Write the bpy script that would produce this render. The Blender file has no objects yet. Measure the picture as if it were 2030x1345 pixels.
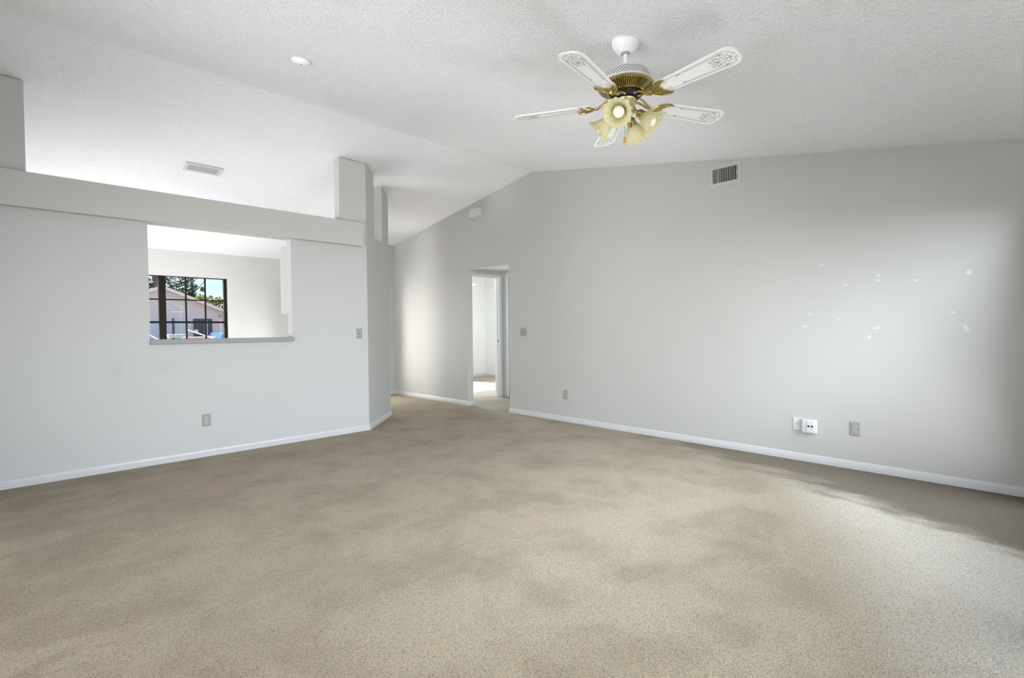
import bpy, bmesh, math, random
from mathutils import Vector, Matrix

random.seed(7)
SC = bpy.context.scene
COL = SC.collection

# ------------------------------------------------------------------ camera
YAW, PITCH, ROLL, FPX, EYE = 0.798939, -0.0213263, -0.0096078, 985.619, 1.195
fw = Vector((math.cos(YAW) * math.cos(PITCH), math.sin(YAW) * math.cos(PITCH), math.sin(PITCH)))
rt = fw.cross(Vector((0, 0, 1))).normalized()
up = rt.cross(fw)
r2 = rt * math.cos(ROLL) + up * math.sin(ROLL)
u2 = up * math.cos(ROLL) - rt * math.sin(ROLL)
cam_data = bpy.data.cameras.new('camera')
cam_data.sensor_fit = 'HORIZONTAL'
cam_data.sensor_width = 36.0
cam_data.lens = FPX / 2030.0 * 36.0
cam_data.clip_start = 0.02
cam_data.clip_end = 500
cam = bpy.data.objects.new('camera', cam_data)
COL.objects.link(cam)
m = Matrix((r2, u2, -fw)).transposed().to_4x4()
m.translation = Vector((0, 0, EYE))
cam.matrix_world = m
SC.camera = cam

# ------------------------------------------------------------------ view + world + lights
SC.view_settings.view_transform = 'Standard'
SC.view_settings.look = 'None'
SC.view_settings.gamma = 1.0
SC.view_settings.use_curve_mapping = False
SC.view_settings.exposure = 0.08
cy = SC.cycles
cy.use_denoising = True
cy.denoiser = 'OPENIMAGEDENOISE'
cy.max_bounces = 14
cy.diffuse_bounces = 8
cy.glossy_bounces = 4
cy.transmission_bounces = 8
cy.transparent_max_bounces = 12
cy.caustics_reflective = False
cy.caustics_refractive = False
cy.sample_clamp_indirect = 8.0

SUN_DIR = Vector((0.18, -1.0, -0.88)).normalized()      # the way sunlight travels
SUN_STRENGTH = 30.0
SKY_STRENGTH = 0.165
DOOR_POWER = 1780.0
OVERHEAD_POWER = 70.0
UPLIGHT_POWER = 96.0
WEST_POWER = 138.0
KITCHEN_POWER = 155.0
PORCH_POWER = 26.0
BED_POWER = 430.0
ENTRY_POWER = 34.0

world = bpy.data.worlds.new('world')
SC.world = world
world.use_nodes = True
wt = world.node_tree
for n in list(wt.nodes):
    wt.nodes.remove(n)
wo = wt.nodes.new('ShaderNodeOutputWorld')
bg = wt.nodes.new('ShaderNodeBackground')
sky = wt.nodes.new('ShaderNodeTexSky')
sky.sky_type = 'NISHITA'
sky.sun_disc = False
sky.sun_elevation = math.radians(41)
sky.sun_rotation = math.radians(150)
sky.dust_density = 0.2
sky.ozone_density = 3.0
sky.air_density = 0.9
tc = wt.nodes.new('ShaderNodeTexCoord')
mp = wt.nodes.new('ShaderNodeMapping')
mp.inputs['Scale'].default_value = (1, 1, 2.6)
nz = wt.nodes.new('ShaderNodeTexNoise')
nz.inputs['Scale'].default_value = 3.2
nz.inputs['Detail'].default_value = 6
cr = wt.nodes.new('ShaderNodeValToRGB')
cr.color_ramp.elements[0].position = 0.50
cr.color_ramp.elements[1].position = 0.72
mx = wt.nodes.new('ShaderNodeMixRGB')
mx.inputs['Color2'].default_value = (5.6, 6.2, 6.8, 1)
wt.links.new(tc.outputs['Generated'], mp.inputs['Vector'])
wt.links.new(mp.outputs['Vector'], nz.inputs['Vector'])
wt.links.new(nz.outputs['Fac'], cr.inputs['Fac'])
wt.links.new(cr.outputs['Color'], mx.inputs['Fac'])
wt.links.new(sky.outputs['Color'], mx.inputs['Color1'])
wt.links.new(mx.outputs['Color'], bg.inputs['Color'])
bg.inputs['Strength'].default_value = SKY_STRENGTH
wt.links.new(bg.outputs['Background'], wo.inputs['Surface'])

sd = bpy.data.lights.new('sun', 'SUN')
sd.energy = SUN_STRENGTH
sd.angle = math.radians(0.6)
sd.color = (1.0, 0.985, 0.96)
sun = bpy.data.objects.new('sun', sd)
sun.rotation_euler = SUN_DIR.to_track_quat('-Z', 'Y').to_euler()
sun.location = (0, 30, 25)
COL.objects.link(sun)


def area(name, loc, direction, sx, sy, power, color, spread=160):
    d = bpy.data.lights.new(name, 'AREA')
    d.shape = 'RECTANGLE'
    d.size, d.size_y = sx, sy
    d.energy = power
    d.color = color
    d.spread = math.radians(spread)
    o = bpy.data.objects.new(name, d)
    o.location = loc
    o.rotation_euler = Vector(direction).to_track_quat('-Z', 'Y').to_euler()
    COL.objects.link(o)
    return o


# added panel standing in for sky outside the unseen back door
area('fill_back_door', (0.4, -2.1, 2.65), (0, 1, -0.30), 11.0, 2.0, DOOR_POWER, (0.80, 0.90, 1.0), 170)
area('fill_overhead', (3.9, -1.05, 2.75), (0, 0.45, -1), 2.6, 1.5, OVERHEAD_POWER, (0.88, 0.94, 1.0), 160)  # overhead fill panel, added to brighten the floor by the door
# added uplight panel outside that door, standing in for paving bounce
area('fill_uplight', (2.9, -0.46, 0.22), (0.05, 0.45, 1), 4.0, 0.5, UPLIGHT_POWER, (0.97, 0.98, 1.0), 170)
# fill panel outside an added, unseen door in the west wall
area('fill_west_door', (-1.82, 2.4, 1.05), (1, 0, 0.25), 3.7, 1.9, WEST_POWER, (0.965, 0.985, 1.0), 170)
# fill panels outside two unseen kitchen doors, added to light the kitchen
area('fill_kitchen_west', (-1.82, 7.9, 0.95), (1, 0, 0.25), 2.1, 1.7, KITCHEN_POWER, (0.97, 0.985, 1.0), 170)
area('fill_kitchen_east', (3.72, 8.92, 0.85), (-1, -0.1, 0.5), 0.95, 1.5, PORCH_POWER, (0.97, 0.985, 1.0), 170)
# daylight through the bedroom window
area('daylight_bedroom_window', (6.19, 9.72, 1.34), (0, -1, 0.25), 1.7, 1.4, BED_POWER, (0.76, 0.88, 1.0), 170)
# fill panel outside an added, unseen glazed door at the hall end
area('fill_hall_end', (4.12, 8.34, 1.10), (0, -1, 0.05), 0.72, 1.7, ENTRY_POWER, (1.0, 0.985, 0.96), 175)

# ------------------------------------------------------------------ dimensions
XR, XW = 4.89, -1.6            # inner faces of right wall and west wall
YL, YB, YK = 5.43, -0.2, 9.62  # partition face, back wall face, kitchen far wall face
YRIDGE, ZRIDGE, ML, MR = 4.63, 3.293, 0.155, 0.1815


def ceil_z(y):
    return ZRIDGE - ML * (y - YRIDGE) if y > YRIDGE else ZRIDGE - MR * (YRIDGE - y)


# ------------------------------------------------------------------ materials
def new_mat(name):
    mt = bpy.data.materials.new(name)
    mt.use_nodes = True
    nt = mt.node_tree
    return mt, nt, nt.nodes['Principled BSDF']


def simple(name, col, rough=0.5, metal=0.0, noise=0.0, scale=20.0, bump=0.0, spec=0.5):
    mt, nt, b = new_mat(name)
    b.inputs['Base Color'].default_value = (*col, 1)
    b.inputs['Roughness'].default_value = rough
    b.inputs['Metallic'].default_value = metal
    b.inputs['Specular IOR Level'].default_value = spec
    t = nt.nodes.new('ShaderNodeTexCoord')
    n = nt.nodes.new('ShaderNodeTexNoise')
    n.inputs['Scale'].default_value = scale
    n.inputs['Detail'].default_value = 4
    nt.links.new(t.outputs['Object'], n.inputs['Vector'])
    if noise:
        r = nt.nodes.new('ShaderNodeMapRange')
        r.inputs['To Min'].default_value = 1 - noise
        r.inputs['To Max'].default_value = 1 + noise
        mm = nt.nodes.new('ShaderNodeMixRGB')
        mm.blend_type = 'MULTIPLY'
        mm.inputs['Fac'].default_value = 1
        mm.inputs['Color1'].default_value = (*col, 1)
        nt.links.new(n.outputs['Fac'], r.inputs['Value'])
        nt.links.new(r.outputs['Result'], mm.inputs['Color2'])
        nt.links.new(mm.outputs['Color'], b.inputs['Base Color'])
    if bump:
        bp = nt.nodes.new('ShaderNodeBump')
        bp.inputs['Strength'].default_value = bump
        bp.inputs['Distance'].default_value = 0.003
        nt.links.new(n.outputs['Fac'], bp.inputs['Height'])
        nt.links.new(bp.outputs['Normal'], b.inputs['Normal'])
    return mt


def wall_mat(name, col, spots=(), smudges=()):
    """eggshell wall paint; spots = dabs of filler (x,y,z,radius,stretch), smudges = hand marks"""
    mt, nt, b = new_mat(name)
    L = nt.links
    b.inputs['Roughness'].default_value = 0.55
    b.inputs['Specular IOR Level'].default_value = 0.3
    t = nt.nodes.new('ShaderNodeTexCoord')
    n1 = nt.nodes.new('ShaderNodeTexNoise')
    n1.inputs['Scale'].default_value = 1.3
    n1.inputs['Detail'].default_value = 3
    L.new(t.outputs['Object'], n1.inputs['Vector'])
    r = nt.nodes.new('ShaderNodeMapRange')
    r.inputs['To Min'].default_value = 0.97
    r.inputs['To Max'].default_value = 1.03
    L.new(n1.outputs['Fac'], r.inputs['Value'])
    base = nt.nodes.new('ShaderNodeMixRGB')
    base.blend_type = 'MULTIPLY'
    base.inputs['Fac'].default_value = 1
    base.inputs['Color1'].default_value = (*col, 1)
    L.new(r.outputs['Result'], base.inputs['Color2'])
    cur = base.outputs['Color']
    if spots or smudges:
        wob = nt.nodes.new('ShaderNodeTexNoise')
        wob.inputs['Scale'].default_value = 28
        wob.inputs['Detail'].default_value = 4
        L.new(t.outputs['Object'], wob.inputs['Vector'])
        for lst, colr, soft, amt in ((spots, (0.80, 0.80, 0.79), 0.55, 0.32), (smudges, (0.40, 0.40, 0.40), 0.1, 0.22)):
            for (px, py, pz, rad, sx) in lst:
                sub = nt.nodes.new('ShaderNodeVectorMath')
                sub.operation = 'SUBTRACT'
                sub.inputs[1].default_value = (px, py, pz)
                L.new(t.outputs['Object'], sub.inputs[0])
                sc_ = nt.nodes.new('ShaderNodeVectorMath')
                sc_.operation = 'MULTIPLY'
                sc_.inputs[1].default_value = (1, sx, 1 / sx)
                if smudges and lst is smudges:
                    sc_.inputs[1].default_value = (sx, 1, 1 / sx)
                L.new(sub.outputs[0], sc_.inputs[0])
                ln = nt.nodes.new('ShaderNodeVectorMath')
                ln.operation = 'LENGTH'
                L.new(sc_.outputs[0], ln.inputs[0])
                ad = nt.nodes.new('ShaderNodeMath')
                ad.operation = 'MULTIPLY_ADD'
                ad.inputs[1].default_value = rad * 2.2
                L.new(wob.outputs['Fac'], ad.inputs[0])
                L.new(ln.outputs['Value'], ad.inputs[2])
                rg = nt.nodes.new('ShaderNodeMapRange')
                rg.interpolation_type = 'SMOOTHSTEP'
                rg.inputs['From Min'].default_value = rad * 1.1 + rad * soft
                rg.inputs['From Max'].default_value = rad * 1.1 + rad * 1.05
                rg.inputs['To Min'].default_value = amt
                rg.inputs['To Max'].default_value = 0.0
                L.new(ad.outputs[0], rg.inputs['Value'])
                mxn = nt.nodes.new('ShaderNodeMixRGB')
                mxn.inputs['Color2'].default_value = (*colr, 1)
                L.new(rg.outputs['Result'], mxn.inputs['Fac'])
                L.new(cur, mxn.inputs['Color1'])
                cur = mxn.outputs['Color']
    L.new(cur, b.inputs['Base Color'])
    n2 = nt.nodes.new('ShaderNodeTexNoise')
    n2.inputs['Scale'].default_value = 160
    n2.inputs['Detail'].default_value = 3
    L.new(t.outputs['Object'], n2.inputs['Vector'])
    bp = nt.nodes.new('ShaderNodeBump')
    bp.inputs['Strength'].default_value = 0.10
    bp.inputs['Distance'].default_value = 0.002
    L.new(n2.outputs['Fac'], bp.inputs['Height'])
    L.new(bp.outputs['Normal'], b.inputs['Normal'])
    return mt


def ceiling_mat():
    mt, nt, b = new_mat('sprayed_ceiling_texture')
    L = nt.links
    b.inputs['Roughness'].default_value = 0.9
    b.inputs['Specular IOR Level'].default_value = 0.1
    t = nt.nodes.new('ShaderNodeTexCoord')
    n1 = nt.nodes.new('ShaderNodeTexNoise')
    n1.inputs['Scale'].default_value = 88
    n1.inputs['Detail'].default_value = 3
    n1.inputs['Roughness'].default_value = 0.6
    n1.inputs['Distortion'].default_value = 0.6
    L.new(t.outputs['Object'], n1.inputs['Vector'])
    vo = nt.nodes.new('ShaderNodeTexVoronoi')
    vo.inputs['Scale'].default_value = 70
    vo.inputs['Randomness'].default_value = 1.0
    L.new(t.outputs['Object'], vo.inputs['Vector'])
    r1 = nt.nodes.new('ShaderNodeMapRange')
    r1.inputs['From Min'].default_value = 0.45
    r1.inputs['From Max'].default_value = 0.62
    L.new(n1.outputs['Fac'], r1.inputs['Value'])
    r2_ = nt.nodes.new('ShaderNodeMapRange')
    r2_.inputs['From Min'].default_value = 0.05
    r2_.inputs['From Max'].default_value = 0.5
    r2_.inputs['To Min'].default_value = 1
    r2_.inputs['To Max'].default_value = 0
    L.new(vo.outputs['Distance'], r2_.inputs['Value'])
    ad = nt.nodes.new('ShaderNodeMath')
    ad.operation = 'ADD'
    L.new(r1.outputs['Result'], ad.inputs[0])
    L.new(r2_.outputs['Result'], ad.inputs[1])
    bp = nt.nodes.new('ShaderNodeBump')
    bp.inputs['Strength'].default_value = 0.75
    bp.inputs['Distance'].default_value = 0.0055
    L.new(ad.outputs[0], bp.inputs['Height'])
    L.new(bp.outputs['Normal'], b.inputs['Normal'])
    # stipple shade put into the colour: hollows of the spray darkened
    r3 = nt.nodes.new('ShaderNodeMapRange')
    r3.inputs['From Min'].default_value = 0.30
    r3.inputs['From Max'].default_value = 0.42
    r3.inputs['To Min'].default_value = 0.80
    r3.inputs['To Max'].default_value = 1.0
    L.new(n1.outputs['Fac'], r3.inputs['Value'])
    mm = nt.nodes.new('ShaderNodeMixRGB')
    mm.blend_type = 'MULTIPLY'
    mm.inputs['Fac'].default_value = 1
    mm.inputs['Color1'].default_value = (0.93, 0.93, 0.955, 1)
    L.new(r3.outputs['Result'], mm.inputs['Color2'])
    L.new(mm.outputs['Color'], b.inputs['Base Color'])
    return mt


def carpet_mat():
    mt, nt, b = new_mat('beige_cut_pile_carpet')
    L = nt.links
    b.inputs['Roughness'].default_value = 0.95
    b.inputs['Specular IOR Level'].default_value = 0.1
    b.inputs['Sheen Weight'].default_value = 0.15
    t = nt.nodes.new('ShaderNodeTexCoord')
    sep = nt.nodes.new('ShaderNodeSeparateXYZ')
    L.new(t.outputs['Object'], sep.inputs[0])

    def noise(scale, detail, vec=None, dist=0.0, rough=0.5):
        n = nt.nodes.new('ShaderNodeTexNoise')
        n.inputs['Scale'].default_value = scale
        n.inputs['Detail'].default_value = detail
        n.inputs['Distortion'].default_value = dist
        n.inputs['Roughness'].default_value = rough
        L.new(vec if vec else t.outputs['Object'], n.inputs['Vector'])
        return n.outputs['Fac']

    def rng(v, a, c, lo=0.0, hi=1.0):
        r = nt.nodes.new('ShaderNodeMapRange')
        r.interpolation_type = 'SMOOTHSTEP'
        for k, x in zip(('From Min', 'From Max', 'To Min', 'To Max'), (a, c, lo, hi)):
            r.inputs[k].default_value = x
        L.new(v, r.inputs['Value'])
        return r.outputs['Result']

    def math_(op, a, c):
        n = nt.nodes.new('ShaderNodeMath')
        n.operation = op
        for i, x in enumerate((a, c)):
            if isinstance(x, (int, float)):
                n.inputs[i].default_value = x
            else:
                L.new(x, n.inputs[i])
        return n.outputs[0]

    def mixc(fac, a, colr):
        n = nt.nodes.new('ShaderNodeMixRGB')
        L.new(fac, n.inputs['Fac'])
        if isinstance(a, tuple):
            n.inputs['Color1'].default_value = (*a, 1)
        else:
            L.new(a, n.inputs['Color1'])
        n.inputs['Color2'].default_value = (*colr, 1)
        return n.outputs['Color']

    # soiling streaks run along the room (y) at the right wall and across (x) at the left of the room
    mpa = nt.nodes.new('ShaderNodeMapping')
    mpa.inputs['Scale'].default_value = (2.6, 0.9, 1)
    L.new(t.outputs['Object'], mpa.inputs['Vector'])
    mpb = nt.nodes.new('ShaderNodeMapping')
    mpb.inputs['Scale'].default_value = (1.1, 2.6, 1)
    mpb.inputs['Rotation'].default_value = (0, 0, 0.25)
    L.new(t.outputs['Object'], mpb.inputs['Vector'])
    na = noise(1.6, 5, mpa.outputs['Vector'], 0.4, 0.6)
    nb = noise(1.7, 5, mpb.outputs['Vector'], 0.5, 0.6)
    nc = noise(2.2, 5, None, 0.3, 0.62)
    # soiled wedge along the right wall, widening towards the back of the room
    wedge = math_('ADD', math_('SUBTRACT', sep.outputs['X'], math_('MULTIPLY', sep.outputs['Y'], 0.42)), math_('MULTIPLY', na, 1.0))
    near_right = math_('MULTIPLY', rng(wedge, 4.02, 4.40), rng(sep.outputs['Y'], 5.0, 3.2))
    pale = rng(math_('ADD', math_('SUBTRACT', sep.outputs['X'], math_('MULTIPLY', sep.outputs['Y'], 2.0)), math_('MULTIPLY', nc, 1.2)), 1.7, 3.3)  # pale worn zone, with the door's light pool put into its colour
    west = rng(math_('ADD', sep.outputs['X'], math_('MULTIPLY', nb, 1.6)), 2.2, 0.7)
    streak = rng(nb, 0.44, 0.60)
    west_soil = math_('MULTIPLY', west, streak)
    far = rng(sep.outputs['Y'], 5.0, 7.5)
    col = mixc(rng(nc, 0.38, 0.72), (0.322, 0.258, 0.174), (0.232, 0.178, 0.111))
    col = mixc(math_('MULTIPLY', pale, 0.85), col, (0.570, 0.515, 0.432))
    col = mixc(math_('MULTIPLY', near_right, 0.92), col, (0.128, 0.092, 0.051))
    col = mixc(math_('MULTIPLY', west_soil, 0.80), col, (0.240, 0.184, 0.122))
    col = mixc(math_('MULTIPLY', far, 0.55), col, (0.52, 0.43, 0.31))
    # two faint pinkish spills
    for (px, py, rad) in ((1.04, 4.27, 0.16), (2.19, 2.01, 0.10)):
        sub = nt.nodes.new('ShaderNodeVectorMath')
        sub.operation = 'DISTANCE'
        sub.inputs[1].default_value = (px, py, 0)
        L.new(t.outputs['Object'], sub.inputs[0])
        d = rng(math_('ADD', sub.outputs['Value'], math_('MULTIPLY', nc, 0.2)), rad, rad + 0.12, 1, 0)
        col = mixc(math_('MULTIPLY', d, 0.35), col, (0.34, 0.20, 0.14))
    # pile: tufts
    tuft = noise(140, 2, None, 1.2, 0.55)
    tuft2 = noise(260, 2, None, 0.4, 0.5)
    sh = rng(tuft, 0.36, 0.54, 0.60, 1.10)
    sh2 = rng(tuft2, 0.30, 0.70, 0.88, 1.10)
    mm = nt.nodes.new('ShaderNodeMixRGB')
    mm.blend_type = 'MULTIPLY'
    mm.inputs['Fac'].default_value = 1
    L.new(col, mm.inputs['Color1'])
    L.new(math_('MULTIPLY', sh, sh2), mm.inputs['Color2'])
    L.new(mm.outputs['Color'], b.inputs['Base Color'])
    bp = nt.nodes.new('ShaderNodeBump')
    bp.inputs['Strength'].default_value = 0.8
    bp.inputs['Distance'].default_value = 0.008
    L.new(math_('ADD', tuft, math_('MULTIPLY', tuft2, 0.4)), bp.inputs['Height'])
    L.new(bp.outputs['Normal'], b.inputs['Normal'])
    return mt


def glass_pane_mat(name, ior):
    mt = bpy.data.materials.new(name)
    mt.use_nodes = True
    nt = mt.node_tree
    for n in list(nt.nodes):
        nt.nodes.remove(n)
    o = nt.nodes.new('ShaderNodeOutputMaterial')
    mixs = nt.nodes.new('ShaderNodeMixShader')
    tr = nt.nodes.new('ShaderNodeBsdfTransparent')
    tr.inputs['Color'].default_value = (0.975, 0.975, 0.975, 1)
    gl = nt.nodes.new('ShaderNodeBsdfGlossy')
    gl.inputs['Roughness'].default_value = 0.02
    fr = nt.nodes.new('ShaderNodeFresnel')
    fr.inputs['IOR'].default_value = ior
    nt.links.new(fr.outputs['Fac'], mixs.inputs['Fac'])
    nt.links.new(tr.outputs[0], mixs.inputs[1])
    nt.links.new(gl.outputs[0], mixs.inputs[2])
    nt.links.new(mixs.outputs[0], o.inputs['Surface'])
    return mt


def shade_glass_mat():
    mt, nt, b = new_mat('frosted_cream_glass')
    b.inputs['Base Color'].default_value = (0.84, 0.81, 0.60, 1)
    b.inputs['Roughness'].default_value = 0.35
    b.inputs['Transmission Weight'].default_value = 0.0
    tl = nt.nodes.new('ShaderNodeBsdfTranslucent')
    tl.inputs['Color'].default_value = (0.94, 0.91, 0.70, 1)
    ms = nt.nodes.new('ShaderNodeMixShader')
    ms.inputs['Fac'].default_value = 0.55
    out = nt.nodes['Material Output']
    nt.links.new(b.outputs[0], ms.inputs[1])
    nt.links.new(tl.outputs[0], ms.inputs[2])
    nt.links.new(ms.outputs[0], out.inputs['Surface'])
    return mt


SPOTS = [(XR, 0.281, 1.571, 0.022, 1.0), (XR, 0.572, 1.531, 0.016, 0.8), (XR, 0.816, 1.552, 0.014, 0.8),
         (XR, 0.365, 1.281, 0.018, 0.8), (XR, 0.288, 1.16, 0.024, 1.3), (XR, 0.814, 1.173, 0.018, 0.7),
         (XR, 0.867, 1.102, 0.018, 1.5), (XR, 1.297, 1.297, 0.014, 1.0), (XR, 1.336, 1.187, 0.016, 0.9),
         (XR, 1.034, 1.531, 0.014, 0.8), (XR, 1.212, 1.713, 0.014, 0.8), (XR, 0.811, 1.591, 0.012, 0.8),
         (XR, 1.076, 1.243, 0.012, 1.0)]
SCUFF = [(0.53, YL, 0.87, 0.10, 1.2), (0.90, YL, 0.88, 0.12, 0.7), (1.11, YL, 0.20, 0.018, 1.6)]
M = {}
M['wall'] = wall_mat('warm_white_wall_paint', (0.490, 0.486, 0.460))
M['wall_r'] = wall_mat('warm_white_wall_paint_patched', (0.462, 0.457, 0.434), spots=SPOTS)
M['wall_l'] = wall_mat('warm_white_wall_paint_scuffed', (0.505, 0.504, 0.494), smudges=SCUFF)
M['wall_k'] = wall_mat('lightened_wall_paint', (0.64, 0.635, 0.61))  # wall paint lightened; kitchen and vestibule light put into the colour
M['wall_b'] = wall_mat('lightened_bedroom_wall_paint', (0.80, 0.80, 0.79))  # bedroom brightness put into a lighter wall colour
M['ceiling'] = ceiling_mat()
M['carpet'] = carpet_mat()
M['trim'] = simple('white_gloss_trim_paint', (0.53, 0.53, 0.53), 0.35, noise=0.03, scale=6)
M['door_paint'] = simple('lightened_door_paint', (0.80, 0.80, 0.80), 0.35, noise=0.02, scale=6)  # lighter copy of the trim; doorway light put into the colour
M['tile'] = simple('pale_kitchen_tile', (0.70, 0.70, 0.70), 0.35, noise=0.05, scale=5)
M['sill'] = simple('grey_painted_sill', (0.27, 0.27, 0.262), 0.5, noise=0.04, scale=8)
M['white_metal'] = simple('white_enamel', (0.88, 0.88, 0.88), 0.3, noise=0.02)
M['blade'] = simple('white_blade_laminate', (0.86, 0.87, 0.86), 0.4, noise=0.02)
M['scroll'] = simple('grey_scroll_print', (0.17, 0.17, 0.16), 0.6, noise=0.1)
M['brass'] = simple('polished_brass', (0.50, 0.40, 0.17), 0.20, 1.0, noise=0.08, scale=40)
M['brass_pale'] = simple('pale_brass_plate', (0.70, 0.60, 0.38), 0.28, 0.85, noise=0.05, scale=30)
M['black'] = simple('black_cavity', (0.012, 0.012, 0.012), 0.6, noise=0.1)
M['glass_shade'] = shade_glass_mat()
M['bulb'] = simple('white_bulb_glass', (0.90, 0.88, 0.76), 0.15, noise=0.02)
M['chain'] = simple('aged_chain_brass', (0.42, 0.33, 0.18), 0.35, 0.9, noise=0.1)
M['wood'] = simple('amber_wood_knob', (0.50, 0.26, 0.07), 0.35, noise=0.2, scale=60)
M['steel_plate'] = simple('brushed_steel_plate', (0.30, 0.295, 0.278), 0.55, 0.1, noise=0.08, scale=200)
M['ivory'] = simple('ivory_receptacle', (0.40, 0.39, 0.36), 0.45, noise=0.04)
M['white_plastic'] = simple('white_plastic', (0.60, 0.60, 0.60), 0.4, noise=0.02)
M['grey_plastic'] = simple('pale_grey_plastic', (0.56, 0.56, 0.55), 0.45, noise=0.02)
M['bronze'] = simple('dark_bronze_window_frame', (0.014, 0.009, 0.006), 0.6, 0.0, noise=0.15, scale=15, spec=0.2)
M['pane'] = glass_pane_mat('door_glass', 1.35)
M['pane_w'] = glass_pane_mat('clear_window_glass', 1.12)
M['slat'] = simple('grey_vent_slat', (0.36, 0.36, 0.355), 0.5, noise=0.04)
M['steel'] = simple('satin_steel', (0.55, 0.54, 0.52), 0.35, 0.9, noise=0.05)


# ------------------------------------------------------------------ mesh helpers
def mesh_obj(name, bm, mats, parent=None, smooth=False, loc=None, rot=None):
    bmesh.ops.recalc_face_normals(bm, faces=bm.faces[:])
    me = bpy.data.meshes.new(name)
    bm.to_mesh(me)
    bm.free()
    if not isinstance(mats, (list, tuple)):
        mats = [mats]
    for x in mats:
        me.materials.append(x)
    if smooth:
        for p in me.polygons:
            p.use_smooth = True
        try:
            me.set_sharp_from_angle(angle=math.radians(40))
        except Exception:
            pass
    o = bpy.data.objects.new(name, me)
    COL.objects.link(o)
    if parent:
        o.parent = parent
    if loc:
        o.location = loc
    if rot:
        o.rotation_euler = rot
    return o


def thing(name, label, cat, loc=(0, 0, 0), rotz=0.0, group=None):
    o = bpy.data.objects.new(name, None)
    o.empty_display_size = 0.05
    COL.objects.link(o)
    o.location = loc
    o.rotation_euler = (0, 0, rotz)
    return tag(o, label, cat, group)


def tag(o, label, cat, group=None):
    o['label'] = label
    o['category'] = cat
    if group:
        o['group'] = group
    return o


def struct(name, bm, mats, parent=None, smooth=False):
    o = mesh_obj(name, bm, mats, parent, smooth)
    if parent is None:
        o['kind'] = 'structure'
    return o


def BM():
    return bmesh.new()


def box(bm, x0, x1, y0, y1, z0, z1, mi=0, bevel=0.0, seg=2):
    vs = [bm.verts.new((x, y, z)) for x in (x0, x1) for y in (y0, y1) for z in (z0, z1)]
    fs = []
    for idx in ((0, 1, 3, 2), (4, 6, 7, 5), (0, 4, 5, 1), (2, 3, 7, 6), (0, 2, 6, 4), (1, 5, 7, 3)):
        f = bm.faces.new([vs[i] for i in idx])
        f.material_index = mi
        fs.append(f)
    if bevel:
        es = list({e for f in fs for e in f.edges})
        r = bmesh.ops.bevel(bm, geom=es, offset=bevel, segments=seg, affect='EDGES', profile=0.5)
        for f in r['faces']:
            f.material_index = mi
    return vs


def prism(bm, pts, axis, a, b, mi=0):
    """extrude a 2-D polygon along an axis; pts are (x,y)->axis 2, (x,z)->axis 1, (y,z)->axis 0"""
    def P(p, t):
        if axis == 0:
            return (t, p[0], p[1])
        if axis == 1:
            return (p[0], t, p[1])
        return (p[0], p[1], t)
    A = [bm.verts.new(P(p, a)) for p in pts]
    B = [bm.verts.new(P(p, b)) for p in pts]
    n = len(pts)
    fs = [bm.faces.new(A), bm.faces.new(B[::-1])]
    for i in range(n):
        fs.append(bm.faces.new((A[i], A[(i + 1) % n], B[(i + 1) % n], B[i])))
    for f in fs:
        f.material_index = mi
    return A + B


def lathe(bm, prof, seg=40, mi=0, ripple=None, cap=False):
    """prof: list of (r,z); ripple(i_ring, ang) -> radius multiplier"""
    rings = []
    for k, (r, z) in enumerate(prof):
        if r < 1e-6:
            rings.append([bm.verts.new((0, 0, z))])
        else:
            ring = []
            for i in range(seg):
                a = 2 * math.pi * i / seg
                q = ripple(k, a) if ripple else (1, 0)
                ring.append(bm.verts.new((r * q[0] * math.cos(a), r * q[0] * math.sin(a), z + q[1])))
            rings.append(ring)
    for A, B in zip(rings[:-1], rings[1:]):
        for i in range(seg):
            j = (i + 1) % seg
            if len(A) == 1 and len(B) == 1:
                continue
            if len(A) == 1:
                f = bm.faces.new((A[0], B[i], B[j]))
            elif len(B) == 1:
                f = bm.faces.new((A[i], A[j], B[0]))
            else:
                f = bm.faces.new((A[i], A[j], B[j], B[i]))
            f.material_index = mi
    return rings


def tube(bm, pts, rad, seg=10, mi=0, caps=True):
    """round tube through points; rad scalar or list"""
    pts = [Vector(p) for p in pts]
    n = len(pts)
    rings = []
    ref = Vector((0, 0, 1))
    for i, p in enumerate(pts):
        t = (pts[min(i + 1, n - 1)] - pts[max(i - 1, 0)]).normalized()
        rr = ref if abs(t.dot(ref)) < 0.95 else Vector((1, 0, 0))
        u = t.cross(rr).normalized()
        v = t.cross(u)
        r = rad[i] if isinstance(rad, (list, tuple)) else rad
        rings.append([bm.verts.new(p + (u * math.cos(2 * math.pi * k / seg) + v * math.sin(2 * math.pi * k / seg)) * r) for k in range(seg)])
    for A, B in zip(rings[:-1], rings[1:]):
        for k in range(seg):
            f = bm.faces.new((A[k], A[(k + 1) % seg], B[(k + 1) % seg], B[k]))
            f.material_index = mi
    if caps:
        for R_ in (rings[0], rings[-1]):
            f = bm.faces.new(R_)
            f.material_index = mi
    return rings


def xform(bm, verts, mat):
    for v in verts:
        v.co = mat @ v.co


def ball(bm, c, r, seg=14, mi=0):
    before = set(bm.faces)
    bmesh.ops.create_uvsphere(bm, u_segments=seg, v_segments=max(6, seg // 2), radius=r, matrix=Matrix.Translation(c))
    for f in bm.faces:
        if f not in before:
            f.material_index = mi


# ------------------------------------------------------------------ the setting
# carpet
bm = BM()
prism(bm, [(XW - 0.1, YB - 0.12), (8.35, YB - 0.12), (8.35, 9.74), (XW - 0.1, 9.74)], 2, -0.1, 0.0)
struct('floor', bm, M['carpet'])
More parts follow.
